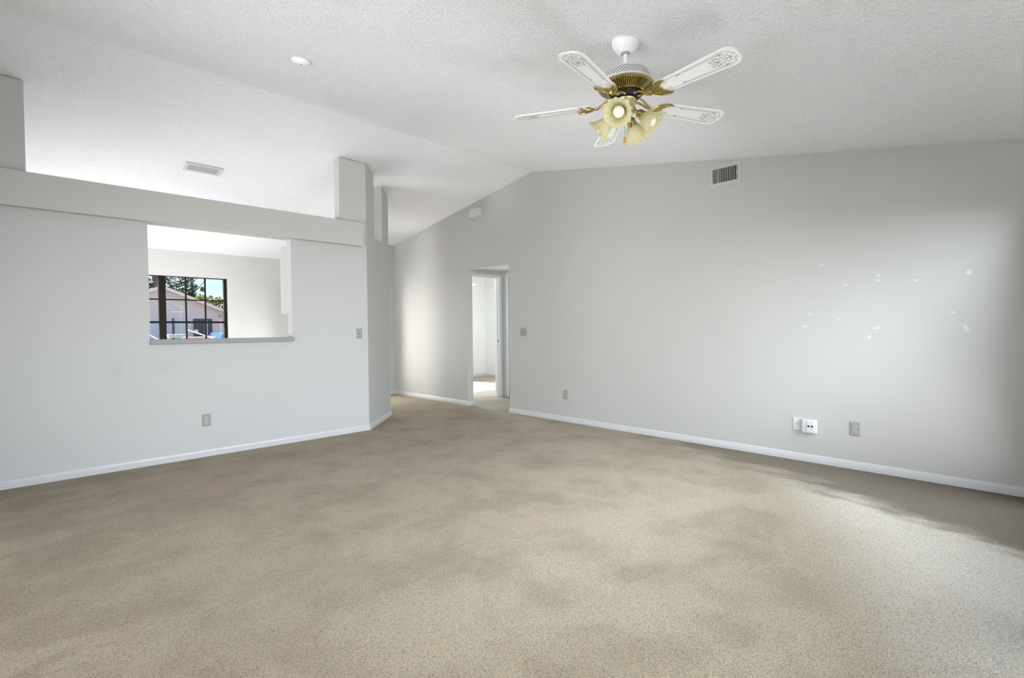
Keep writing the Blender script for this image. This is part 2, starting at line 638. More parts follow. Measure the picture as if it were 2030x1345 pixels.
# kitchen tile beyond the partition
bm = BM()
prism(bm, [(XW, 5.55), (2.853, 5.55), (3.519, 6.216), (3.519, 7.05), (3.60, 7.05), (3.60, 8.12), (3.519, 8.12), (3.519, YK), (XW, YK)], 2, 0.0, 0.012)
struct('floor_kitchen', bm, M['tile'])

# vaulted ceiling
bm = BM()
y0, y1 = YB - 0.12, 9.78
prism(bm, [(y0, ceil_z(y0)), (YRIDGE, ZRIDGE), (y1, ceil_z(y1)), (y1, ceil_z(y1) + 0.12), (YRIDGE, ZRIDGE + 0.12), (y0, ceil_z(y0) + 0.12)],
      0, XW - 0.12, 5.02)
struct('ceiling', bm, M['ceiling'])
bm = BM()
box(bm, 5.0, 8.35, 6.40, 9.78, 2.44, 2.52)
struct('ceiling_bedroom', bm, M['ceiling'])
bm = BM()
box(bm, 4.995, 8.35, 4.70, 6.40, 2.185, 2.28)
struct('ceiling_vestibule', bm, M['wall_k'])


def gable(y0, y1, z0, e=0.03):
    """wall polygon in (y,z) from z0 up into the vaulted ceiling"""
    p = [(y0, z0), (y1, z0), (y1, ceil_z(y1) + e)]
    if y0 < YRIDGE < y1:
        p.append((YRIDGE, ZRIDGE + e))
    p.append((y0, ceil_z(y0) + e))
    return p


# right wall with its doorway
DY0, DY1, DZ = 5.08, 6.02, 2.11
bm = BM()
prism(bm, gable(YB - 0.12, DY0, 0.0), 0, XR, 5.0)
prism(bm, gable(DY0, DY1, DZ), 0, XR, 5.0)
prism(bm, gable(DY1, 9.74, 0.0), 0, XR, 5.0)
struct('wall_right', bm, M['wall_r'])

# left partition wall with pass-through and two stub columns
PX0, PX1, PZ0, BZ0, BZ1 = 0.780, 2.020, 1.100, 2.168, 2.437
YLB = 5.55
bm = BM()
box(bm, XW, PX0, YL, YLB, 0, BZ1)
box(bm, PX0, PX1, YL, YLB, 0, PZ0)
box(bm, PX0, PX1, YL, YLB, BZ0 + 0.002, BZ1)
prism(bm, [(PX1, 0), (2.895, 0), (2.895, BZ1), (PX1, BZ1)], 1, YL, YLB)
for (x0, x1) in ((XW, 0.016), (2.567, 2.895)):
    box(bm, x0, x1, YL, YLB, BZ1, ceil_z(YLB) + 0.005)
struct('wall_left', bm, M['wall_l'])
# the boxed beam across the partition
bm = BM()
box(bm, XW, 2.825, 5.362, YLB + 0.002, BZ0, BZ1 + 0.002)
struct('trim_1', bm, M['wall'])
# pass-through ledge
bm = BM()
box(bm, PX0 - 0.0, PX1 + 0.006, 5.400, YLB + 0.03, 1.082, 1.1245, bevel=0.003)
struct('trim_2', bm, M['sill'])

# 45 degree wall beside the partition, with a tall slot
cs = math.sqrt(0.5)


def cham(s, d):      # s along the wall from the partition corner, d into the wall
    return (2.895 + s * cs - d * cs, YL + s * cs + d * cs)


bm = BM()
LEN, S0, S1, ZS, TH = 0.997, 0.333, 0.693, 2.343, 0.115
zt = 3.22


def cham_piece(s0, s1, z0, z1, first=False):
    a, b_, c, d = cham(s0, 0), cham(s1, 0), cham(s1, TH), cham(s0, TH)
    if first:
        d = (2.853, YLB)
        prism(bm, [a, b_, c, d], 2, z0, z1)
    else:
        prism(bm, [a, b_, c, d], 2, z0, z1)


cham_piece(0, LEN, 0, ZS, True)
cham_piece(0, S0, ZS, zt, True)
cham_piece(S1, LEN, ZS, 3.11, False)
struct('wall_corner', bm, M['wall'])

# wall between kitchen and entry hall (opening beside the 45 degree wall)
bm = BM()
prism(bm, gable(6.216, 7.05, 0), 0, 3.52, 3.60)
KE0, KE1 = 8.40, 9.45
prism(bm, gable(8.12, KE0, 0), 0, 3.52, 3.60)
prism(bm, gable(KE1, YK, 0), 0, 3.52, 3.60)
prism(bm, gable(KE0, KE1, 2.05), 0, 3.52, 3.60)
prism(bm, gable(7.05, 8.12, 2.62), 0, 3.52, 3.60)
struct('wall_entry', bm, M['wall'])
# end wall of the hall
bm = BM()
EX0, EX1, EZ = 3.72, 4.60, 2.04
zh = ceil_z(8.13) + 0.03
for (x0, x1, z0, z1) in ((3.60, EX0, 0, zh), (EX1, XR, 0, zh), (EX0, EX1, EZ, zh)):
    box(bm, x0, x1, 8.13, 8.24, z0, z1)
struct('wall_hall', bm, M['wall'])
# west and back walls
bm = BM()
PDY0, PDY1 = 0.5, 4.3
prism(bm, gable(YB - 0.12, PDY0, 0), 0, XW - 0.12, XW)
prism(bm, gable(PDY0, PDY1, 2.05), 0, XW - 0.12, XW)
KW0, KW1 = 6.8, 9.0
prism(bm, gable(PDY1, KW0, 0), 0, XW - 0.12, XW)
prism(bm, gable(KW1, 9.74, 0), 0, XW - 0.12, XW)
prism(bm, gable(KW0, KW1, 2.05), 0, XW - 0.12, XW)
struct('wall_west', bm, M['wall'])
SDX0, SDX1, SDZ = 0.7, 4.70, 2.05
bm = BM()
zb = ceil_z(YB) + 0.01
for (x0, x1, z0, z1) in ((XW, SDX0, 0, zb), (SDX1, XR, 0, zb), (SDX0, SDX1, SDZ, zb)):
    box(bm, x0, x1, YB - 0.12, YB, z0, z1)
struct('wall_back', bm, M['wall'])

# kitchen far wall with a twin window opening
WX0, WX1, WZ0, WZ1 = 0.625, 2.495, 0.60, 2.10
bm = BM()
zk = ceil_z(YK) + 0.02
for (x0, x1, z0, z1) in ((XW, WX0, 0, zk), (WX1, 3.60, 0, zk), (WX0, WX1, 0, WZ0), (WX0, WX1, WZ1, zk)):
    box(bm, x0, x1, YK, 9.74, z0, z1)
struct('wall_kitchen', bm, M['wall_k'])

# bedroom shell
BWX0, BWX1, BWZ0, BWZ1 = 5.30, 7.08, 0.62, 2.06
YBW = 9.42
bm = BM()
for (x0, x1, z0, z1) in ((5.0, BWX0, 0, 2.46), (BWX1, 8.35, 0, 2.46), (BWX0, BWX1, 0, BWZ0), (BWX0, BWX1, BWZ1, 2.46)):
    box(bm, x0, x1, YBW, 9.56, z0, z1)
struct('wall_bedroom_window', bm, M['wall_b'])
bm = BM()
box(bm, 8.23, 8.35, 4.70, 9.56, 0, 2.46)
struct('wall_bedroom_east', bm, M['wall_b'])
DX0, DX1, DH, YD = 5.05, 5.905, 2.095, 6.36
bm = BM()
box(bm, 5.0, DX0, YD, YD + 0.115, 0, 2.46)
box(bm, DX1, 8.23, YD, YD + 0.115, 0, 2.46)
box(bm, DX0, DX1, YD, YD + 0.115, DH, 2.46)
struct('wall_bedroom_door', bm, M['wall_k'])
# closet wall of the vestibule, with its louvre door opening
bm = BM()
CY0, CY1, CZ = 5.30, 6.235, 2.10
box(bm, 5.99, 6.10, CY1, YD, 0, 2.2)
box(bm, 5.99, 6.10, 4.80, CY0, 0, 2.2)
box(bm, 5.99, 6.10, CY0, CY1, CZ, 2.2)
struct('wall_closet', bm, M['wall_k'])
bm = BM()
box(bm, 5.0, 8.23, 4.69, 4.80, 0, 2.2)
struct('wall_vestibule', bm, M['wall_k'])

# baseboards
BASE = [(0, 0), (0.015, 0), (0.015, 0.028), (0.0125, 0.031), (0.0125, 0.037), (0.0105, 0.040), (0.0105, 0.046), (0.0065, 0.060), (0.003, 0.066), (0, 0.067)]


def baseboard(name, path):
    """path: list of (x,y) with the room on the right-hand side of travel"""
    bm = BM()
    pts = [Vector(p) for p in path]
    n = len(pts)
    offs = []
    for i in range(n):
        def nrm(a, b_):
            d = (b_ - a).normalized()
            return Vector((d.y, -d.x))
        if i == 0:
            o = nrm(pts[0], pts[1])
        elif i == n - 1:
            o = nrm(pts[-2], pts[-1])
        else:
            a, b_ = nrm(pts[i - 1], pts[i]), nrm(pts[i], pts[i + 1])
            o = (a + b_).normalized()
            o = o / max(0.3, o.dot(a))
        offs.append(o)
    rings = [[bm.verts.new((p.x + o.x * d, p.y + o.y * d, z)) for (d, z) in BASE] for p, o in zip(pts, offs)]
    k = len(BASE)
    for A, B in zip(rings[:-1], rings[1:]):
        for i in range(k):
            bm.faces.new((A[i], A[(i + 1) % k], B[(i + 1) % k], B[i]))
    bm.faces.new(rings[0])
    bm.faces.new(rings[-1])
    return struct(name, bm, M['trim'])


baseboard('baseboard_left', [(XW, YL), (2.895, YL), cham(LEN, 0), cham(LEN, TH)])
baseboard('baseboard_right', [(5.0, DY0), (XR, DY0), (XR, YB)])
baseboard('baseboard_hall', [(EX1 + 0.01, 8.13), (XR, 8.13), (XR, DY1), (5.0, DY1)])
baseboard('baseboard_entry', [(3.60, 7.05), (3.60, 6.24)])
baseboard('baseboard_bedroom', [(5.0, YBW), (8.23, YBW), (8.23, YD + 0.115)])
baseboard('baseboard_vestibule', [(5.93, YD), (5.99, YD), (5.99, 6.27)])


# ------------------------------------------------------------------ windows and doors
def window_unit(idx, units, z0, z1, y, mid, muntins, frame_w):
    """units: list of (x0,x1); one structure object window_<idx> with frame, muntins, panes as children"""
    root = bpy.data.objects.new('window_%d' % idx, None)
    COL.objects.link(root)
    root['kind'] = 'structure'
    X0, X1 = units[0][0], units[-1][1]
    root.location = ((X0 + X1) / 2, y, z0)
    off = Vector(root.location)

    def child(nm, bm, mt):
        for v in bm.verts:
            v.co -= off
        return mesh_obj(nm, bm, mt, root)
    bm = BM()
    box(bm, X0, X0 + frame_w, y, y + 0.07, z0, z1)
    box(bm, X1 - frame_w, X1, y, y + 0.07, z0, z1)
    box(bm, X0, X1, y, y + 0.07, z1 - 0.012, z1)
    box(bm, X0, X1, y, y + 0.07, z0, z0 + 0.04)
    for (a, b_) in zip(units[:-1], units[1:]):
        box(bm, a[1], b_[0], y - 0.006, y + 0.07, z0, z1)
    child('window_frame', bm, M['bronze'])
    for (x0, x1) in units:
        a = x0 + (frame_w if x0 == X0 else 0.0)
        b_ = x1 - (frame_w if x1 == X1 else 0.0)
        bm = BM()
        box(bm, a, b_, y + 0.005, y + 0.05, mid - 0.017, mid + 0.017)
        nc, (ru, rl) = muntins
        for k in range(1, nc):
            xx = a + (b_ - a) * k / nc
            box(bm, xx - 0.0125, xx + 0.0125, y + 0.018, y + 0.034, z0 + 0.03, z1 - 0.01)
        for (za, zb_, rr) in ((mid, z1 - 0.012, ru), (z0 + 0.04, mid, rl)):
            for k in range(1, rr):
                zz = za + (zb_ - za) * k / rr
                box(bm, a, b_, y + 0.019, y + 0.033, zz - 0.0105, zz + 0.0105)
        child('sash_bars', bm, M['bronze'])
        bm = BM()
        box(bm, a, b_, y + 0.024, y + 0.028, z0 + 0.02, z1 - 0.005)
        child('window_pane', bm, M['pane_w'] if idx == 1 else M['pane'])
    return root


window_unit(1, [(WX0, 1.513), (1.609, WX1)], WZ0, WZ1, 9.66, 1.349, (3, (2, 2)), 0.046)
window_unit(2, [(BWX0, 6.13), (6.22, BWX1)], BWZ0, BWZ1, 9.47, 1.34, (3, (2, 2)), 0.04)
# pale window sills
bm = BM()
box(bm, WX0 - 0.03, WX1 + 0.03, YK - 0.03, 9.66, WZ0 - 0.02, WZ0, bevel=0.004)
struct('trim_3', bm, M['trim'])

# sliding glass doors out of view, added to carry the fill light
def sliding_door(idx, cx_, cy_, rz, width):
    root = bpy.data.objects.new('door_%d' % idx, None)
    COL.objects.link(root)
    root['kind'] = 'structure'
    root.location = (cx_, cy_, 0)
    root.rotation_euler = (0, 0, rz)
    h = width / 2
    bm = BM()
    for (x0, x1, z0, z1) in ((-h, -h + 0.05, 0, 2.05), (h - 0.05, h, 0, 2.05), (-h, h, 2.0, 2.05), (-h, h, 0, 0.03), (-0.035, 0.035, 0, 2.05)):
        box(bm, x0, x1, -0.04, 0.04, z0, z1)
    mesh_obj('door_frame', bm, M['bronze'], root)
    for (x0, x1) in ((-h + 0.05, -0.035), (0.035, h - 0.05)):
        bm = BM()
        box(bm, x0, x1, -0.003, 0.003, 0.03, 2.0)
        mesh_obj('door_pane', bm, M['pane'], root)


sliding_door(1, (SDX0 + SDX1) / 2, YB - 0.06, 0, SDX1 - SDX0)
sliding_door(4, XW - 0.06, (PDY0 + PDY1) / 2, math.radians(90), PDY1 - PDY0)

sliding_door(6, XW - 0.06, (KW0 + KW1) / 2, math.radians(90), KW1 - KW0)
sliding_door(7, 3.56, (KE0 + KE1) / 2, math.radians(90), KE1 - KE0)

# glazed door added out of view at the hall end, for fill light
bm = BM()
for (x0, x1, z0, z1) in ((EX0 + 0.01, EX0 + 0.10, 0.01, EZ - 0.01), (EX1 - 0.10, EX1 - 0.01, 0.01, EZ - 0.01), (EX0 + 0.10, EX1 - 0.10, 0.01, 0.22), (EX0 + 0.10, EX1 - 0.10, EZ - 0.12, EZ - 0.01)):
    box(bm, x0, x1, 8.165, 8.205, z0, z1)
dr = struct('door_5', bm, M['trim'])
bm = BM()
ball(bm, (EX0 + 0.055, 8.138, 0.98), 0.026)
mesh_obj('door_knob', bm, M['steel'], dr, True)
bm = BM()
box(bm, EX0 + 0.10, EX1 - 0.10, 8.183, 8.187, 0.22, EZ - 0.12)
mesh_obj('door_pane', bm, M['pane_w'], dr)
bm = BM()
box(bm, 3.40, 5.00, 9.78, 11.6, 2.38, 2.50)
struct('ceiling_sun_block', bm, M['trim'])  # slab added out of view to keep sun off the hall glass

# bedroom doorway: casing, jamb, latch plate
bm = BM()
cw = 0.028
box(bm, DX1, DX1 + cw, YD - 0.013, YD, 0, DH, bevel=0.003)
box(bm, DX0 - cw, DX1 + cw, YD - 0.013, YD, DH, DH + cw, bevel=0.003)
box(bm, DX1 - 0.018, DX1, YD - 0.002, YD + 0.117, 0, DH - 0.018)
box(bm, DX0, DX0 + 0.018, YD - 0.002, YD + 0.117, 0, DH - 0.018)
box(bm, DX0, DX1, YD - 0.002, YD + 0.117, DH - 0.018, DH)
box(bm, DX1 - 0.03, DX1 - 0.018, YD + 0.05, YD + 0.085, 0, DH - 0.030)
box(bm, DX0 + 0.018, DX1 - 0.018, YD + 0.05, YD + 0.085, DH - 0.03, DH - 0.018)
dr = struct('door_2', bm, M['door_paint'])
bm = BM()
box(bm, DX1 - 0.0195, DX1 - 0.0175, YD + 0.012, YD + 0.042, 0.945, 1.0)
box(bm, DX1 - 0.020, DX1 - 0.0175, YD + 0.020, YD + 0.034, 0.955, 0.99, 1)
mesh_obj('latch_plate', bm, [M['steel'], M['black']], dr)

# closet: white casing and louvred bifold door
bm = BM()
box(bm, 5.978, 5.99, CY1, CY1 + 0.045, 0, CZ, bevel=0.003)
box(bm, 5.978, 5.99, CY0 - 0.045, CY1 + 0.045, CZ, CZ + 0.05, bevel=0.003)
struct('trim_4', bm, M['door_paint'])
bm = BM()
d0, d1 = CY1 - 0.47, CY1 - 0.012
for (a, b_) in ((d0, d0 + 0.05), (d1 - 0.05, d1)):
    box(bm, 6.005, 6.035, a, b_, 0.02, CZ - 0.03)
for (z0, z1) in ((0.02, 0.14), (0.95, 1.03), (CZ - 0.11, CZ - 0.03)):
    box(bm, 6.005, 6.035, d0, d1, z0, z1)
zz = 0.15
while zz < CZ - 0.13:
    if not 0.93 < zz < 1.03:
        prism(bm, [(6.004, zz), (6.010, zz), (6.036, zz + 0.026), (6.030, zz + 0.026)], 1, d0 + 0.048, d1 - 0.048)
    zz += 0.030
dr = struct('door_3', bm, M['door_paint'])
bm = BM()
lathe(bm, [(0, 0.030), (0.010, 0.029), (0.015, 0.022), (0.012, 0.012), (0.007, 0.006), (0.009, 0.0)], 16)
xform(bm, bm.verts, Matrix.Translation((6.005, d1 - 0.025, 0.99)) @ Matrix.Rotation(math.radians(-90), 4, 'Y'))
mesh_obj('door_knob', bm, M['white_metal'], dr, True)

# ------------------------------------------------------------------ wall plates (local frame: front faces -y, x right, z up)
ROT_L, ROT_R = 0.0, math.radians(-90)


def plate_body(w, h, mat, parent, d=0.006, name='cover_plate'):
    bm = BM()
    prism(bm, [(-w / 2, -h / 2), (w / 2, -h / 2), (w / 2, h / 2), (-w / 2, h / 2)], 1, 0, -d * 0.45)
    i = 0.0035
    a = [bm.verts.new((sx * (w / 2), -d * 0.45, sz * (h / 2))) for sx, sz in ((-1, -1), (1, -1), (1, 1), (-1, 1))]
    b_ = [bm.verts.new((sx * (w / 2 - i), -d, sz * (h / 2 - i))) for sx, sz in ((-1, -1), (1, -1), (1, 1), (-1, 1))]
    for k in range(4):
        bm.faces.new((a[k], a[(k + 1) % 4], b_[(k + 1) % 4], b_[k]))
    bm.faces.new(b_)
    return mesh_obj(name, bm, mat, parent)


def disc(bm, x, z, y0, y1, r, seg=16, mi=0, flat=None):
    pts = []
    for k in range(seg):
        a = 2 * math.pi * k / seg
        px, pz = r * math.cos(a), r * math.sin(a)
        if flat:
            pz = max(-flat, min(flat, pz))
        pts.append((x + px, z + pz))
    prism(bm, pts, 1, y0, y1, mi)


def outlet(loc, rz, label, face, plate_mat, group='duplex outlets low on the walls'):
    t = thing('outlet', label, 'outlet', loc, rz, group)
    plate_body(0.0700, 0.1143, plate_mat, t)
    for s in (1, -1):
        bm = BM()
        zc = s * 0.0195
        disc(bm, 0, zc, -0.005, -0.0085, 0.0170, 24, 0, 0.0142)
        box(bm, -0.0082, -0.0052, -0.0088, -0.008, zc + 0.0005, zc + 0.0095, 1)
        box(bm, 0.0052, 0.0082, -0.0088, -0.008, zc + 0.0015, zc + 0.0085, 1)
        disc(bm, 0, zc - 0.0068, -0.008, -0.0088, 0.0030, 12, 1)
        mesh_obj('receptacle', bm, [face, M['black']], t)
    bm = BM()
    disc(bm, 0, 0, -0.005, -0.0072, 0.0032, 12)
    mesh_obj('screw', bm, M['steel'], t)
    return t


outlet((1.202, YL, 0.347), ROT_L, 'steel-plated duplex outlet low on the wall under the pass-through', M['ivory'], M['steel_plate'])
outlet((XR, 4.053, 0.348), ROT_R, 'grey duplex outlet low on the right wall nearest the doorway', M['ivory'], M['steel_plate'])
outlet((XR, 0.960, 0.336), ROT_R, 'grey duplex outlet low on the right wall, right of the white jack box', M['ivory'], M['steel_plate'])


def switch(loc, rz, label, gangs):
    t = thing('light_switch', label, 'light switch', loc, rz)
    plate_body(0.070 + 0.046 * (gangs - 1), 0.1143, M['steel_plate'], t)
    for g in range(gangs):
        xx = (g - (gangs - 1) / 2) * 0.046
        bm = BM()
        box(bm, xx - 0.0055, xx + 0.0055, -0.0065, -0.005, -0.0125, 0.0125)
        sgn = 1 if g == 0 else -1
        prism(bm, [(-0.006, -0.009), (-0.006, 0.009), (-0.016, 0.003 + 0.006 * sgn), (-0.016, -0.003 + 0.006 * sgn)], 0, xx - 0.004, xx + 0.004, 1)
        mesh_obj('toggle', bm, [M['black'], M['ivory']], t)
    for g in range(gangs):
        xx = (g - (gangs - 1) / 2) * 0.046
        for s in (1, -1):
            bm = BM()
            disc(bm, xx, s * 0.030, -0.005, -0.0072, 0.0030, 10)
            mesh_obj('screw', bm, M['steel'], t)
    return t


switch((2.784, YL, 1.152), ROT_L, 'grey single toggle switch plate beside the angled wall corner', 1)
switch((XR, 4.795, 1.145), ROT_R, 'grey double toggle switch plate right of the doorway', 2)

# coax plate and surface jack box
t = thing('coax_plate', 'flat white cable plate tucked behind the left edge of the jack box', 'wall plate', (XR, 1.392, 0.322), ROT_R)
plate_body(0.070, 0.1143, M['white_plastic'], t, 0.005)
bm = BM()
disc(bm, -0.006, 0.0, -0.004, -0.010, 0.0052, 6)
disc(bm, -0.006, 0.0, -0.010, -0.016, 0.0036, 12)
mesh_obj('coax_jack', bm, M['steel'], t)
for s in (1, -1):
    bm = BM()
    disc(bm, -0.006, s * 0.042, -0.004, -0.0068, 0.0034, 10)
    mesh_obj('screw', bm, M['steel'], t)
t = thing('jack_box', 'white surface-mounted phone jack box with two black ports', 'jack box', (XR, 1.293, 0.315), ROT_R)
bm = BM()
box(bm, -0.058, 0.058, -0.030, 0.0, -0.0605, 0.0605, 0, 0.006, 3)
mesh_obj('housing', bm, M['white_plastic'], t, True)
bm = BM()
box(bm, -0.018, 0.042, -0.0335, -0.029, -0.050, 0.050, 0, 0.002, 2)
for xx in (-0.003, 0.024):
    box(bm, xx - 0.008, xx + 0.008, -0.0342, -0.033, -0.006, 0.010, 1)
for zz in (0.036, -0.040):
    disc(bm, 0.011, zz, -0.033, -0.0345, 0.003, 10, 2)
mesh_obj('jack_plate', bm, [M['white_plastic'], M['black'], M['steel']], t)

# door chime box high beside the ridge
t = thing('door_chime', 'small white chime box high on the right wall under the sloping ceiling', 'door chime', (XR, 5.765, 2.942), ROT_R)
bm = BM()
box(bm, -0.105, 0.105, -0.060, 0.0, -0.062, 0.062, 0, 0.008, 3)
mesh_obj('chime_cover', bm, M['grey_plastic'], t, True)
bm = BM()
box(bm, -0.110, 0.110, -0.012, 0.0, -0.066, 0.066, 0, 0.003, 2)
mesh_obj('back_plate', bm, M['grey_plastic'], t)
bm = BM()
disc(bm, -0.055, 0.035, -0.060, -0.0612, 0.006, 12)
mesh_obj('screw', bm, M['steel'], t)

# return-air register on right wall
t = thing('wall_register', 'white wall register with vertical slats high on the right wall', 'vent', (XR, 2.030, 2.669), ROT_R)
W2, H2, w2, h2 = 0.151, 0.103, 0.119, 0.069
bm = BM()
for (x0, x1, z0, z1) in ((-W2, -w2, -H2, H2), (w2, W2, -H2, H2), (-w2, w2, h2, H2), (-w2, w2, -H2, -h2)):
    box(bm, x0, x1, -0.009, 0.0, z0, z1)
rim = 0.006
for (x0, x1, z0, z1) in ((-w2 - rim, -w2, -h2 - rim, h2 + rim), (w2, w2 + rim, -h2 - rim, h2 + rim), (-w2, w2, h2, h2 + rim), (-w2, w2, -h2 - rim, -h2)):
    box(bm, x0, x1, -0.013, -0.009, z0, z1)
mesh_obj('register_frame', bm, M['wall'], t)
bm = BM()
box(bm, -w2, w2, -0.0025, -0.001, -h2, h2)
mesh_obj('duct_cavity', bm, M['black'], t)
for k in range(14):
    bm = BM()
    xx = -w2 + (k + 0.6) * (2 * w2 / 14.2)
    ang = math.radians(22 if k not in (2, 3) else -25)
    box(bm, -0.0022, 0.0022, -0.0040, 0.0040, -h2, h2)
    xform(bm, bm.verts, Matrix.Translation((xx, -0.0080, 0)) @ Matrix.Rotation(ang, 4, 'Z'))
    mesh_obj('slat', bm, M['trim'], t)
bm = BM()
box(bm, w2 - 0.004, w2 + 0.004, -0.022, -0.009, -0.012, -0.004)
mesh_obj('damper_lever', bm, M['trim'], t)

# ceiling register on the left slope
SL = -math.atan(ML)
t = thing('ceiling_register', 'white ceiling register with grey louvres above the pass-through', 'vent', (1.445, 6.415, ceil_z(6.415)), 0)
t.rotation_euler = (SL, 0, 0)
W2, H2, w2, h2 = 0.178, 0.102, 0.146, 0.070
bm = BM()
for (x0, x1, z0, z1) in ((-W2, -w2, -H2, H2), (w2, W2, -H2, H2), (-w2, w2, h2, H2), (-w2, w2, -H2, -h2)):
    box(bm, x0, x1, z0, z1, -0.010, 0.0)
mesh_obj('register_frame', bm, M['trim'], t)
bm = BM()
box(bm, -w2, w2, -h2, h2, -0.0025, -0.001)
mesh_obj('duct_cavity', bm, M['slat'], t)
for k in range(7):
    bm = BM()
    yy = -h2 + (k + 0.5) * (2 * h2 / 7)
    box(bm, -w2, w2, -0.011, 0.011, -0.0008, 0.0008)
    xform(bm, bm.verts, Matrix.Translation((0, yy, -0.0062)) @ Matrix.Rotation(math.radians(-14), 4, 'X'))
    mesh_obj('slat', bm, M['slat'], t)

# smoke detector on the ridge-side slope
SRr = math.atan(MR)
t = thing('smoke_detector', 'round white smoke detector on the ceiling near the ridge', 'smoke detector', (1.418, 3.565, ceil_z(3.565)), 0)
t.rotation_euler = (SRr, 0, 0)
bm = BM()
lathe(bm, [(0, -0.030), (0.025, -0.029), (0.048, -0.024), (0.062, -0.014), (0.066, -0.004), (0.066, 0.0)], 40)
mesh_obj('detector_cover', bm, M['white_metal'], t, True)
bm = BM()
lathe(bm, [(0.070, -0.006), (0.072, -0.003), (0.072, 0.0)], 40)
lathe(bm, [(0.060, -0.006), (0.070, -0.006)], 40)
mesh_obj('base_ring', bm, M['white_plastic'], t, True)
bm = BM()
lathe(bm, [(0, -0.0345), (0.004, -0.0343), (0.0055, -0.032), (0.0055, -0.028)], 16)
xform(bm, bm.verts, Matrix.Translation((0.004, -0.006, 0)))
mesh_obj('test_button', bm, M['slat'], t, True)

# small hook screwed into the kitchen ceiling
bm = BM()
hp = [(0, 0, 0.0), (0, 0, -0.018)] + [(0.016 * math.sin(a), 0, -0.034 + 0.016 * math.cos(a)) for a in [math.radians(d) for d in range(0, 240, 24)]]
tube(bm, hp, 0.0022, 8)
hk = mesh_obj('ceiling_hook', bm, M['steel'], None, True, loc=(2.368, 9.20, ceil_z(9.20)), rot=(0, 0, math.radians(40)))
tag(hk, 'tiny metal hook in the kitchen ceiling seen through the pass-through', 'hook')

# upper kitchen cabinet behind the partition
t = thing('wall_cabinet', 'pale upper kitchen cabinet hung behind the right of the pass-through', 'cabinet', (2.47, YLB, 1.385), 0)
bm = BM()
box(bm, -0.375, 0.375, 0.0, 0.40, 0.0, 0.765)
mesh_obj('cabinet_body', bm, M['wall'], t)
for s in (-1, 1):
    bm = BM()
    box(bm, s * 0.188 - 0.184, s * 0.188 + 0.184, 0.401, 0.420, 0.006, 0.759, 0, 0.003, 2)
    d = mesh_obj('cabinet_door', bm, M['trim'], t)
    bm = BM()
    ball(bm, (s * 0.03, 0.434, 0.06), 0.012)
    tube(bm, [(s * 0.03, 0.419, 0.06), (s * 0.03, 0.430, 0.06)], 0.005)
    mesh_obj('knob', bm, M['steel'], d, True)

# ------------------------------------------------------------------ ceiling fan
BL_R0, BL_R1, BL_W0, BL_W1 = 0.195, 0.622, 0.098, 0.132


def blade_outline():
    pts = []
    # root end (rounded), going along +y edge to the tip and back
    def arc(cx_, cy_, r, a0, a1, n):
        return [(cx_ + r * math.cos(math.radians(a0 + (a1 - a0) * i / n)), cy_ + r * math.sin(math.radians(a0 + (a1 - a0) * i / n))) for i in range(n + 1)]
    h0, h1 = BL_W0 / 2, BL_W1 / 2
    pts += arc(BL_R0 + 0.022, -h0 + 0.022, 0.022, 270, 180, 5)
    pts += arc(BL_R0 + 0.022, h0 - 0.022, 0.022, 180, 90, 5)
    pts += arc(BL_R1 - 0.050, h1 - 0.050, 0.050, 90, 20, 8)
    pts += [(BL_R1, 0.018), (BL_R1, -0.018)]
    pts += arc(BL_R1 - 0.050, -h1 + 0.050, 0.050, -20, -90, 8)
    return pts


def ribbon(bm, pts, w, z, mi, taper=False):
    """flat printed line along 2-D points at height z"""
    n = len(pts)
    L_, R_ = [], []
    for i in range(n):
        a, b_ = Vector(pts[max(i - 1, 0)]), Vector(pts[min(i + 1, n - 1)])
        t = (b_ - a)
        if t.length < 1e-9:
            t = Vector((1, 0))
        t.normalize()
        nn = Vector((-t.y, t.x))
        ww = w * (0.35 + 0.65 * math.sin(math.pi * (i + 0.5) / n)) if taper else w
        p = Vector(pts[i])
        L_.append(bm.verts.new((*(p + nn * ww / 2), z)))
        R_.append(bm.verts.new((*(p - nn * ww / 2), z)))
    for i in range(n - 1):
        f = bm.faces.new((L_[i], L_[i + 1], R_[i + 1], R_[i]))
        f.material_index = mi


def spiral(cx_, cy_, r0, r1, a0, a1, n=22):
    return [(cx_ + (r0 + (r1 - r0) * i / n) * math.cos(math.radians(a0 + (a1 - a0) * i / n)),
             cy_ + (r0 + (r1 - r0) * i / n) * math.sin(math.radians(a0 + (a1 - a0) * i / n))) for i in range(n + 1)]


